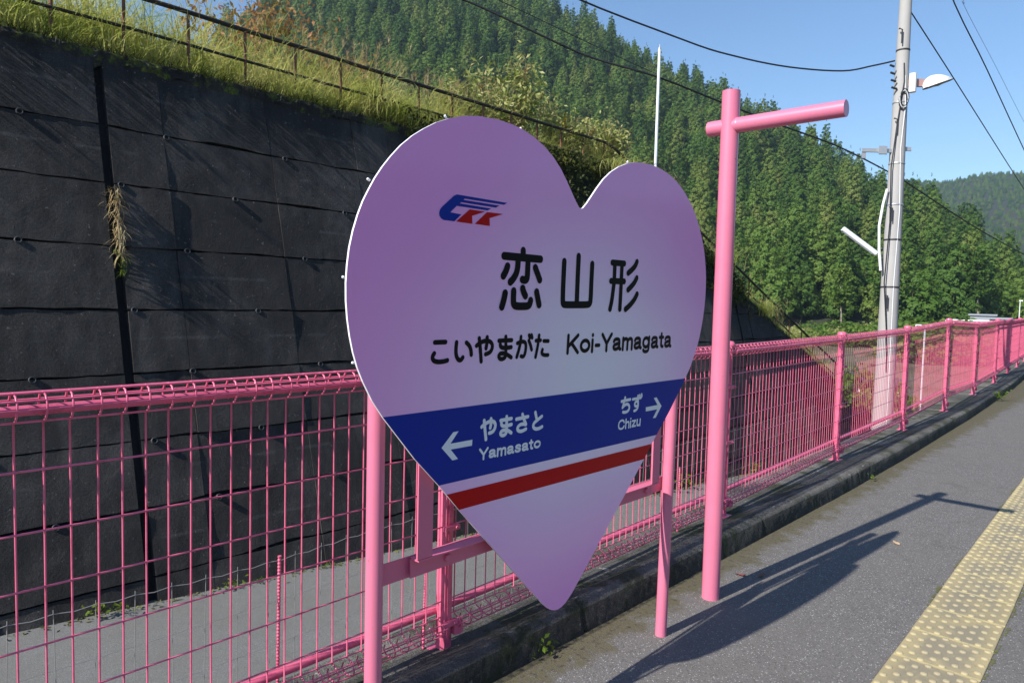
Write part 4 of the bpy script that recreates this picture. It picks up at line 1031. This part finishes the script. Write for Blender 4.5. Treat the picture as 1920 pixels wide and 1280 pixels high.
for k in range(5):
    if k not in protos:
        o = bpy.data.objects.new('cedar_tree' if k < 4 else 'broadleaf_tree', variants[k]); COL.objects.link(o); x, y = pol(240, 30+k); o.location = (x, y, hill_z(240, 30+k)); protos[k] = o
        tag(o, CEDAR_L if k < 4 else BROAD_L, 'tree', 'conifers on the lower hillside' if k < 4 else 'leafy trees at the foot of the hill')

def scatter(name, pts, label=None):
    """pts: (x, y, z, kind, scale, rot) -> one object instancing the tree meshes with geometry nodes"""
    me = bpy.data.meshes.new(name); me.from_pydata([p[:3] for p in pts], [], [])
    at = me.attributes.new('kind', 'INT', 'POINT'); at.data.foreach_set('value', [p[3] for p in pts])
    at = me.attributes.new('scl', 'FLOAT', 'POINT'); at.data.foreach_set('value', [p[4] for p in pts])
    at = me.attributes.new('rot', 'FLOAT_VECTOR', 'POINT'); at.data.foreach_set('vector', [c for p in pts for c in (0, 0, p[5])])
    o = bpy.data.objects.new(name, me); COL.objects.link(o)
    ng = bpy.data.node_groups.new(name, 'GeometryNodeTree')
    ng.interface.new_socket('Geometry', in_out='INPUT', socket_type='NodeSocketGeometry')
    ng.interface.new_socket('Geometry', in_out='OUTPUT', socket_type='NodeSocketGeometry')
    gi = ng.nodes.new('NodeGroupInput'); go = ng.nodes.new('NodeGroupOutput'); jn = ng.nodes.new('GeometryNodeJoinGeometry')
    def attr(nm, dt):
        n_ = ng.nodes.new('GeometryNodeInputNamedAttribute'); n_.data_type = dt; n_.inputs['Name'].default_value = nm; return n_.outputs['Attribute']
    ka, sa, ra = attr('kind', 'INT'), attr('scl', 'FLOAT'), attr('rot', 'FLOAT_VECTOR')
    for k in sorted(set(p[3] for p in pts)):
        oi = ng.nodes.new('GeometryNodeObjectInfo'); oi.inputs['Object'].default_value = protos[k]; oi.transform_space = 'ORIGINAL'; oi.inputs['As Instance'].default_value = True
        cm = ng.nodes.new('FunctionNodeCompare'); cm.data_type = 'INT'; cm.operation = 'EQUAL'
        ii = [s for s in cm.inputs if s.type == 'INT']
        ng.links.new(ka, ii[0]); ii[1].default_value = k
        ip = ng.nodes.new('GeometryNodeInstanceOnPoints')
        ng.links.new(gi.outputs[0], ip.inputs['Points']); ng.links.new(cm.outputs[0], ip.inputs['Selection']); ng.links.new(oi.outputs['Geometry'], ip.inputs['Instance'])
        er = ng.nodes.new('FunctionNodeEulerToRotation'); ng.links.new(ra, er.inputs[0]); ng.links.new(er.outputs[0], ip.inputs['Rotation']); ng.links.new(sa, ip.inputs['Scale'])
        ng.links.new(ip.outputs[0], jn.inputs[0])
    ng.links.new(jn.outputs[0], go.inputs[0])
    md = o.modifiers.new('scatter', 'NODES'); md.node_group = ng
    return tag(o, label, None, None, 'stuff')
scatter('forest', [(*pol(a_, b_), z-.4, k, s_, rz) for a_, b_, z, k, s_, rz in rest], 'dense conifer forest covering the upper hillside up to the ridge')
fpts = []
r = 880
while r < 1470:
    da = math.degrees(8.5/r); a = 3.0
    while a < 23:
        az = a+frng.uniform(-.5, .5)*da; rr_ = r+frng.uniform(-5, 5); a += da
        if math.degrees(math.atan2(far_z(rr_, az)+20, rr_)) < interp(RIDGE, az)-1.2: continue
        fpts.append((*pol(rr_, az), far_z(rr_, az)-1, frng.choice([2, 3, 4, 4]), frng.uniform(.40, .55), frng.uniform(0, 6.28)))
    r += 8.5
scatter('far_forest', fpts, 'hazy blue-green wooded far hill on the right')

# single trees that read as themselves
def lone_tree(name, az, r_, H, W, low, mat, bark, label, bend=.25, per=22, nb=70):
    x, y = pol(r_, az); z = hill_z(r_, az); root = empty(name, (x, y, z)); tag(root, label, 'tree')
    b = MB(); b.tube([(bend*math.sin(i*1.1), bend*math.cos(i*.9), H*.92*i/6) for i in range(7)], [H*.016*(1-.8*i/6) for i in range(7)], 8)
    b.build('trunk', bark, root)
    cs = []; sz = []
    for k in range(nb):
        t_ = nr.uniform(low, 1); prof = W*math.sqrt(max(0, 1-((t_-low)/(1-low)*2-.9)**2))*nr.uniform(.5, 1.1); az_ = k*2.4
        for i in range(per):
            s_ = nr.uniform(.3, 1)
            cs.append((math.cos(az_)*prof*s_+nr.normal()*.4, math.sin(az_)*prof*s_+nr.normal()*.4, H*t_+nr.normal()*.4)); sz.append(.42*nr.uniform(.6, 1.2))
    v, f = leafcloud(cs, sz, .7)
    o = bpy.data.objects.new('crown', mesh_from('crown', [(v, f, 0, False)], [mat])); COL.objects.link(o); o.parent = root
lone_tree('broadleaf_tree', 17.75, 172, 15, 3.2, .42, M['broad'], M['pale_bark'], 'slim leafy tree with bare pale trunk at the forest foot left of the pole')
lone_tree('broadleaf_tree', 15.0, 176, 17, 3.0, .40, M['cedar'], M['bark'], 'dark tree with a bare brown trunk just right of the concrete pole')
lone_tree('withered_tree', 30.55, 215, 15, 2.4, .2, M['brown_leaf'], M['bark'], 'single withered red-brown tree in the forest right of the slim white pole')
lone_tree('cedar_tree', 9.35, 188, 20, 2.6, .45, M['cedar'], M['pale_bark'], 'tall thin tree with a pale bare trunk near the right edge of the forest')
# bushes along the forest foot and by the wall end
bush_mesh = None
def bush_make(mat, H=2.6, W=2.0, n=520, size=.22):
    cs = []; sz = []
    for i in range(n):
        d = nr.normal(size=3); d /= np.linalg.norm(d); rr_ = nr.uniform(.55, 1)**.5
        lump = 1+.25*math.sin(d[0]*5+1)*math.cos(d[1]*6)
        cs.append((d[0]*W*rr_*lump, d[1]*W*rr_*lump, H*.5+d[2]*H*.5*rr_*lump)); sz.append(size*nr.uniform(.6, 1.3))
    v, f = leafcloud(cs, sz, .8)
    return mesh_from('bush', [(v, f, 0, False)], [mat])
bmesh_a = bush_make(M['broad']); bmesh_b = bush_make(M['shrub_leaf'], 2.0, 2.2)
for i in range(46):
    az = frng.uniform(7, 22); r_ = frng.uniform(120, 178)*(1 if az > 10 else .95); x, y = pol(r_, az)
    o = bpy.data.objects.new('bush', bmesh_a if i % 3 else bmesh_b); COL.objects.link(o)
    s = frng.uniform(.7, 1.5); o.location = (x, y, hill_z(r_, az)-.3); o.scale = (s*1.3, s*1.3, s); o.rotation_euler = (0, 0, frng.uniform(0, 6))
    tag(o, 'low green bush along the edge of the forest foot behind the fence', 'bush', 'bushes at the forest foot')
for i, (x, y, s, lab) in enumerate(((-9.3, 31.8, .5, 'yellow-green bush at the lower end of the sloping wall railing'), (-8.4, 33.5, .4, 'small bush growing below the end of the concrete wall'), (-8.9, 36, .6, 'dusty bush seen through the fence beyond the concrete wall end'), (-10.6, 38, .8, 'leafy bush just beyond the end of the concrete wall'))):
    o = bpy.data.objects.new('bush', bmesh_a); COL.objects.link(o); o.location = (x, y, -4.2 if i else -2.6); o.scale = (s, s, s*1.3)
    tag(o, lab, 'bush')

for i in range(16):
    az = frng.uniform(5.5, 13.5); r_ = frng.uniform(92, 116); x, y = pol(r_, az)
    o = bpy.data.objects.new('bush', bmesh_a); COL.objects.link(o)
    s = frng.uniform(1.5, 2.0); o.location = (x, y, -4.5); o.scale = (s*1.3, s*1.3, s*.95); o.rotation_euler = (0, 0, frng.uniform(0, 6))
    tag(o, 'leafy bush in the thicket hiding the foot of the far small buildings', 'bush', 'thicket before the far buildings')

# ------------------------------------------------------------------ bank behind the wall top
def bank_z(x, y):
    zt = wall_top(y); d = (wall_x(zt)-.35)-x
    return zt+.02+max(0, d)*.045-max(0, d-9)*.25
b = MB(); ysb = [-6+1.0*i for i in range(44)]; ds = [0, .5, 1, 2, 4, 7, 10, 14, 20]
for y in ysb:
    for d_ in ds: x = wall_x(wall_top(y))-.30-d_; b.v.append((x, y, bank_z(x, y)))
k = len(ds)
for i in range(len(ysb)-1):
    for j in range(k-1): b.f.append((i*k+j, i*k+j+1, (i+1)*k+j+1, (i+1)*k+j)); b.m.append(0); b.sm.append(True)
tag(b.build('grass_bank', M['bank']), kind='structure')

def blades(bases, L, W, lean, droop, az, seg=4):
    """arching grass blades as ribbons (vectorised); returns verts, faces"""
    n = len(bases); P0 = np.asarray(bases); L = np.asarray(L)[:, None]; az = np.asarray(az); lean = np.asarray(lean); droop = np.asarray(droop)
    dirh = np.stack([np.cos(az), np.sin(az), np.zeros(n)], 1); sidev = np.stack([-np.sin(az), np.cos(az), np.zeros(n)], 1)
    W = np.asarray(W)[:, None]
    rows = []; p = P0.copy(); ang = lean.copy()
    for i in range(seg+1):
        w = W*(1-(i/seg)**1.6*.92)
        rows.append((p-sidev*w, p+sidev*w))
        step = L/seg
        p = p+dirh*np.sin(ang)[:, None]*step+np.array([0, 0, 1.0])*np.cos(ang)[:, None]*step
        ang = ang+droop/seg*(1+i*.55)
    v = np.stack([q for pr in rows for q in pr], 1).reshape(-1, 3)     # n, 2*(seg+1), 3
    m_ = 2*(seg+1)
    f = np.concatenate([np.arange(n)[:, None]*m_+np.array([2*i, 2*i+1, 2*i+3, 2*i+2]) for i in range(seg)])
    return v, f
def grass_field(n_tuft, per):
    base = []; hs = []
    for i in range(n_tuft):
        y = -3+39*nr.uniform()**.92
        d_ = nr.uniform()**1.5*7.5+.06
        if d_ < .35 and nr.uniform() < .3: continue
        x = wall_x(wall_top(y))-.28-d_
        hgt = (1.2+.85*min(1, d_/1.3))*nr.uniform(.65, 1.12)*(1+.22*mnoise.noise((y*.5, d_*.4, 2)))
        if d_ < .4: hgt *= .62
        hgt *= interp([(0, 1.05), (6, .98), (9, .95), (14, .85), (18, .95), (36, .8)], y)
        base.append((x, y, bank_z(x, y)-.03)); hs.append(hgt)
    base = np.repeat(np.array(base), per, 0); hs = np.repeat(np.array(hs), per)
    n = len(base); base[:, :2] += nr.normal(size=(n, 2))*.11
    return blades(base, hs*nr.uniform(.6, 1.15, n), .0085*nr.uniform(.6, 1.5, n), nr.uniform(.02, .42, n), nr.uniform(.35, 1.9, n), nr.uniform(0, 6.283, n))
v, f = grass_field(3600, 26)
# leafy herbs between the blades
cs = []; sz = []
for i in range(16000):
    y = -3+39*nr.uniform()**.95; d_ = nr.uniform()**1.4*5+.05; x = wall_x(wall_top(y))-.3-d_
    if mnoise.noise((y*.9, d_*.8, 4.4)) < -.05: continue
    cs.append((x, y, bank_z(x, y)+nr.uniform(.05, 1.0)*(.55+.4*min(1, d_)))); sz.append(nr.uniform(.025, .06))
v2, f2 = leafcloud(cs, sz, .7, aspect=1.3)
o = bpy.data.objects.new('tall_grass', mesh_from('tall_grass', [(v, f, 0, False), (v2, f2, 0, False)], [M['grass']])); COL.objects.link(o)
tag(o, 'tall sunlit yellow-green grass growing behind the railing on the wall top', None, None, 'stuff')
# short fringe of dry grass and moss strands along the very edge
n = 5200; yy = -3+38*nr.uniform(size=n); zz = np.array([wall_top(q) for q in yy]); xx = np.array([wall_x(q) for q in zz])+nr.normal(size=n)*.05-.05
v, f = blades(np.stack([xx, yy, zz+.03], 1), nr.uniform(.10, .42, n), .006*nr.uniform(.6, 1.6, n), nr.uniform(.5, 1.6, n), nr.uniform(.6, 2.0, n), nr.normal(size=n)*.8, 4)
o = bpy.data.objects.new('edge_fringe', mesh_from('edge_fringe', [(v, f, 0, False)], [M['vine']])); COL.objects.link(o); tag(o, None, None, None, 'stuff')
# plumes and dry stalks
base = []; L = []
for i in range(420):
    y = -3+38*nr.uniform(); d_ = nr.uniform()**1.2*5+.3; x = wall_x(wall_top(y))-.3-d_
    base.append((x, y, bank_z(x, y))); L.append(nr.uniform(1.5, 2.35)*interp([(0, 1.05), (9, .95), (14, .8), (36, .8)], y))
for i in range(150):
    y = nr.choice([8.7, 11.6, 12.4, 9.6])+nr.normal()*.25; x = wall_x(5.15)-.9-abs(nr.normal())*.6; base.append((x, y, bank_z(x, y))); L.append(nr.uniform(1.3, 1.9))
n = len(base); az = nr.uniform(0, 6.28, n); lean = nr.uniform(0, .22, n); dr = nr.uniform(.1, .5, n)
v, f = blades(base, L, .004*np.ones(n), lean, dr, az, 5)
tips = v.reshape(n, -1, 3)[:, -1]
pb = np.repeat(tips, 14, 0); m_ = len(pb)
v2, f2 = blades(pb-np.array([0, 0, 1])*nr.uniform(0, .16, m_)[:, None], nr.uniform(.10, .24, m_), .004*np.ones(m_), nr.uniform(.1, .9, m_), nr.uniform(.2, 1.2, m_), nr.uniform(0, 6.28, m_), 3)
o = bpy.data.objects.new('grass_plumes', mesh_from('grass_plumes', [(v, f, 0, False), (v2, f2, 0, False)], [M['straw']])); COL.objects.link(o)
tag(o, 'pale dry grass plumes and stalks standing in the tall grass', None, None, 'stuff')
# arching clump that hangs over the railing
def clump(name, x, y, z, n, L, label, mat, lean=(.05, .5), droop=(1.0, 2.6), w=.011, cat='plant', spread=.10):
    bs = np.zeros((n, 3)); bs[:, :2] = nr.normal(size=(n, 2))*spread
    v, f = blades(bs, L*nr.uniform(.6, 1.1, n), w*nr.uniform(.6, 1.4, n), nr.uniform(*lean, n), nr.uniform(*droop, n), nr.uniform(0, 6.28, n), 6)
    o = bpy.data.objects.new(name, mesh_from(name, [(v, f, 0, False)], [mat])); COL.objects.link(o); o.location = (x, y, z)
    return tag(o, label, cat)
clump('grass_clump', -12.75, 9.55, 5.15, 330, 1.85, 'arching pampas grass clump leaning over the handrail left of the heart top', M['grass'], spread=.16)
clump('grass_clump', -12.9, 11.3, 5.15, 200, 1.7, 'pale pampas grass clump behind the handrail just above the heart', M['grass'], spread=.14)
clump('grass_clump', -12.15, 17.6, 5.0, 330, 1.75, 'bushy grass clump in front of the railing end above the right heart lobe', M['grass'], spread=.3)
clump('grass_clump', -12.0, 19.0, 4.6, 330, 1.8, 'large dry grass clump hanging over the wall beside the slim white pole', M['straw'], spread=.3)
clump('grass_clump', -11.95, 20.6, 4.0, 300, 1.7, 'drooping grass clump on the wall slope between the heart and the tall pink pole', M['grass'], spread=.25)
clump('grass_clump', -11.6, 22.8, 2.9, 260, 1.5, 'dusty grass clump on the wall slope just left of the tall pink pole', M['grass'], spread=.3)
clump('grass_clump', -11.3, 26.0, 1.2, 220, 1.4, 'sunlit grass clump on the sloping wall top just right of the tall pink pole', M['grass'], spread=.3)

def shrub(name, x, y, z, H, W, n, mat, label, size=.055, stems=9, cat='shrub', gap=.0):
    root = empty(name, (x, y, z)); tag(root, label, cat)
    sb = MB(); cs = []; sz = []
    for k in range(stems):
        a = k*2.4+nr.uniform(-.3, .3); rr_ = W*nr.uniform(.25, 1); hh = H*nr.uniform(.65, 1.05)*(1-.35*rr_/W)
        pts = [Vector((0, 0, 0)), Vector((math.cos(a)*rr_*.35, math.sin(a)*rr_*.35, hh*.45)), Vector((math.cos(a)*rr_*.8, math.sin(a)*rr_*.8, hh*.8)), Vector((math.cos(a)*rr_, math.sin(a)*rr_, hh))]
        sb.tube(pts, [.022, .016, .010, .004], 5)
        for i in range(n//stems):
            t_ = nr.uniform(.25, 1)**.7; s_ = t_*3; i0 = min(2, int(s_)); q = pts[i0].lerp(pts[i0+1], s_-i0)
            cs.append(np.array(q)+nr.normal(size=3)*W*.17); sz.append(size*nr.uniform(.6, 1.35))
    sb.build('stems', M['bark'], root)
    v, f = leafcloud(cs, sz, .6, aspect=1.5)
    o = bpy.data.objects.new('foliage', mesh_from('foliage', [(v, f, 0, False)], [mat])); COL.objects.link(o); o.parent = root
shrub('shrub', -13.5, 12.9, 5.3, 2.3, 1.0, 1500, M['shrub_leaf'], 'pale leafy shrub behind the railing left part above the heart notch', .05)
shrub('shrub', -13.7, 14.7, 5.3, 2.9, 1.2, 2400, M['shrub_leaf'], 'largest pale leafy shrub above the heart notch behind the railing', .055)
shrub('shrub', -13.6, 16.6, 5.25, 2.4, 1.2, 1900, M['shrub_leaf'], 'mottled leafy shrub behind the sagging end of the railing', .055)
shrub('shrub', -13.3, 18.4, 5.2, 2.3, 1.05, 1700, M['shrub_leaf'], 'reddish-tipped shrub at the right end of the bushes near the slim white pole', .055)
shrub('autumn_shrub', -15.0, 7.7, 5.6, 2.9, 1.6, 1100, M['rust_leaf'], 'thin autumn shrub with orange-brown leaves against the sky upper left', .055, 12)
shrub('autumn_shrub', -15.2, 9.6, 5.6, 2.3, 1.1, 800, M['rust_leaf'], 'small rust-brown shrub in front of the dark forest upper left', .055, 8)
# yellow flower spikes
def goldenrod(x, y, z, label):
    root = empty('goldenrod', (x, y, z)); tag(root, label, 'plant'); b = MB(); cs = []
    for k in range(5):
        dx, dy, h_ = nr.normal()*.10, nr.normal()*.22, nr.uniform(1.35, 1.75); b.tube([(0, 0, 0), (dx*.6, dy*.6, h_*.6), (dx, dy, h_)], .006, 5)
        for i in range(120): t_ = nr.uniform(0, 1); cs.append((dx+nr.normal()*.05*(1.1-t_), dy+nr.normal()*.05*(1.1-t_), h_-.4+.45*t_))
    b.build('stems', M['weed'], root)
    v, f = leafcloud(cs, .022, .5); o = bpy.data.objects.new('flowers', mesh_from('flowers', [(v, f, 0, False)], [plain('golden_flower', (.40, .30, .02), .7)])); COL.objects.link(o); o.parent = root
goldenrod(-13.0, 16.2, 5.25, 'yellow flower spikes between the pale shrubs above the heart notch')
# vines hanging down the wall face
def vines(label, y0, y1, drop, n, seed):
    cs = []; sz = []
    for i in range(n):
        y = nr.uniform(y0, y1); zt = wall_top(y); dl = drop*(.45+.8*max(0, mnoise.noise((y*.9, seed, 1))+.3))
        z = zt+.45-nr.uniform()**1.3*(dl+.45); cs.append((wall_x(z)+.06+abs(nr.normal())*.10, y, z)); sz.append(nr.uniform(.03, .065))
    v, f = leafcloud(cs, sz, .3, aspect=1.2)
    o = bpy.data.objects.new('hanging_vines', mesh_from('hanging_vines', [(v, f, 0, False)], [M['vine']])); COL.objects.link(o); tag(o, label, 'vines')
vines('dark leafy vines hanging over the wall top seen between the two heart lobes', 11.8, 19.5, 1.5, 5200, 3.0)
vines('straggly vines hanging over the sloping wall top right of the heart', 19.5, 24.5, 1.4, 2600, 9.0)
vines('small ivy patch drooping over the wall edge left above the heart', 9.6, 11.8, .35, 450, 5.0)
# dried plant in the vertical wall joint
root = empty('dry_plant', (wall_x(2.6)+.06, 3.76, 2.6)); tag(root, 'dried straw-coloured plant growing out of the vertical wall joint', 'plant')
bs = np.stack([nr.normal(size=220)*.02, nr.normal(size=220)*.035, nr.uniform(-.55, .50, 220)], 1)
bs[:, 0] -= bs[:, 2]*WK
v, f = blades(bs, nr.uniform(.10, .30, 220), .006*np.ones(220), nr.uniform(1.6, 2.9, 220), nr.uniform(-.8, 1.2, 220), nr.uniform(-1.9, 1.9, 220), 4)
o = bpy.data.objects.new('dry_stalks', mesh_from('dry_stalks', [(v, f, 0, False)], [M['straw']])); COL.objects.link(o); o.parent = root
bs = np.stack([nr.normal(size=90)*.02, nr.normal(size=90)*.035, nr.uniform(-.80, -.45, 90)], 1); bs[:, 0] -= bs[:, 2]*WK
v, f = blades(bs, nr.uniform(.05, .14, 90), .007*np.ones(90), nr.uniform(1.2, 2.6, 90), nr.uniform(-.8, 1.2, 90), nr.uniform(-1.9, 1.9, 90), 3)
o = bpy.data.objects.new('green_shoots', mesh_from('green_shoots', [(v, f, 0, False)], [M['weed']])); COL.objects.link(o); o.parent = root

# weeds: at the wall foot, by the kerb
def weed(x, y, z, s, label, n=26, group=None):
    cs = nr.normal(size=(n, 3))*np.array([.032, .045, .02])*s+np.array([0, 0, .045*s])
    v, f = leafcloud(cs, .013*s*nr.uniform(.7, 1.3, n), 1.2, aspect=1.2)
    o = bpy.data.objects.new('weed', mesh_from('weed', [(v, f, 0, False)], [M['weed']])); COL.objects.link(o); o.location = (x, y, z)
    tag(o, label, 'weed', group)
for y, s in ((3.05, 2.4), (3.3, 1.2), (4.8, 1.8), (5.2, 1.0), (6.35, 1.1), (10.6, 2.2), (16.5, 5), (17.6, 5.5), (19.5, 4.5), (22, 5)):
    weed(wall_x(road_z(y))+.12, y, road_z(y), s, 'yellow-green weed tuft on the asphalt at the foot of the dark wall', 40, 'weeds along the wall foot')
weed(-1.905, 2.34, 0, .9, 'small green weed at the foot of the kerb below the heart tip', 34)
weed(-2.04, 14.9, 0, 2.2, 'bright green weed at the kerb foot far along the platform', 44)
weed(-1.85, 6.9, 0, .8, 'tiny weed at the kerb foot beyond the tall pink pole', 16)
cs = []
for i in range(900):
    y = wall_y = nr.uniform(1.2, 26); cs.append((wall_x(road_z(y))+abs(nr.normal())*.09+.01, y, road_z(y)+.012))
v, f = leafcloud(cs, nr.uniform(.012, .04, 900), 1.5)
o = bpy.data.objects.new('wall_foot_moss', mesh_from('wall_foot_moss', [(v, f, 0, False)], [M['grout']])); COL.objects.link(o); tag(o, None, None, None, 'stuff')
# fallen leaves on the platform
for i, (x, y, lab) in enumerate(((-1.71, 3.86, 'reddish fallen leaf by the kerb just right of the tall pink pole'), (-1.62, 3.93, 'curled brown leaf lying beside the reddish one on the platform'), (-1.22, 5.15, 'tiny pale dry leaf inside the shadow of the heart'))):
    b = MB(); s = (.035, .03, .03)[i]
    b.add([(-s, 0, .004), (-s*.3, -s*.5, .012), (s*.5, -s*.42, .009), (s, 0, .018), (s*.5, s*.42, .011), (-s*.3, s*.5, .006), (0, 0, .002)], [(0, 1, 6), (1, 2, 6), (2, 3, 6), (3, 4, 6), (4, 5, 6), (5, 0, 6)], 0, True)
    o = b.build('fallen_leaf', plain('fallen_leaf_'+'abc'[i], ((.22, .06, .05), (.16, .09, .05), (.45, .30, .18))[i], .7)); o.location = (x, y, 0); o.rotation_euler = (0, 0, i*1.3); tag(o, lab, 'leaf')

# ------------------------------------------------------------------ the other side of the valley (unseen, added to be mirrored in the sign and block sky light) and the air
OPP = [(-172, 5), (-160, 6), (-140, 6.5), (-110, 6.5), (-80, 6.5), (-50, 6), (-30, 5), (-14, 5), (-6, 1)]
def opp_z(r, az):
    rr = 420; rf = 150; zr = rr*math.tan(R(interp(OPP, az)))-12; s = (r-rf)/(rr-rf)
    if s < 0: return -5
    g = mnoise.noise((az*.1, r*.008, 6))*10*min(1, s*2)
    return -5+(zr+5)*s+g if s <= 1 else zr-(r-rr)*.4
hill_mesh('unseen_opposite_hill', [-172+4*i for i in range(42)], [140+i*25 for i in range(14)], opp_z)
opts = []
r = 160
while r < 430:
    a = -170.0; da = math.degrees(9.5/r)
    while a < -8:
        az = a+frng.uniform(-.4, .4)*da; a += da; rr_ = r+frng.uniform(-3, 3)
        opts.append((*pol(rr_, az), opp_z(rr_, az)-.5, frng.choice([0, 1, 2, 3, 4]), frng.uniform(.8, 1.2), frng.uniform(0, 6.28)))
    r += 9
scatter('unseen_opposite_forest', opts, 'unseen wooded slope added across the railway line to block sky light')
t = NT('valley_haze'); t.t.nodes.remove(t.b)
vol = t.n('ShaderNodeVolumePrincipled'); vol.inputs['Density'].default_value = .00018; vol.inputs['Color'].default_value = (.62, .80, 1, 1); vol.inputs['Anisotropy'].default_value = .2
t.l(vol.outputs[0], t.out.inputs['Volume'])
b = MB(); b.box((0, 0, 151), (3300, 3300, 326)); o = b.build('haze', t.m); tag(o, 'thin blue daylight haze filling the valley', None, None, 'stuff')
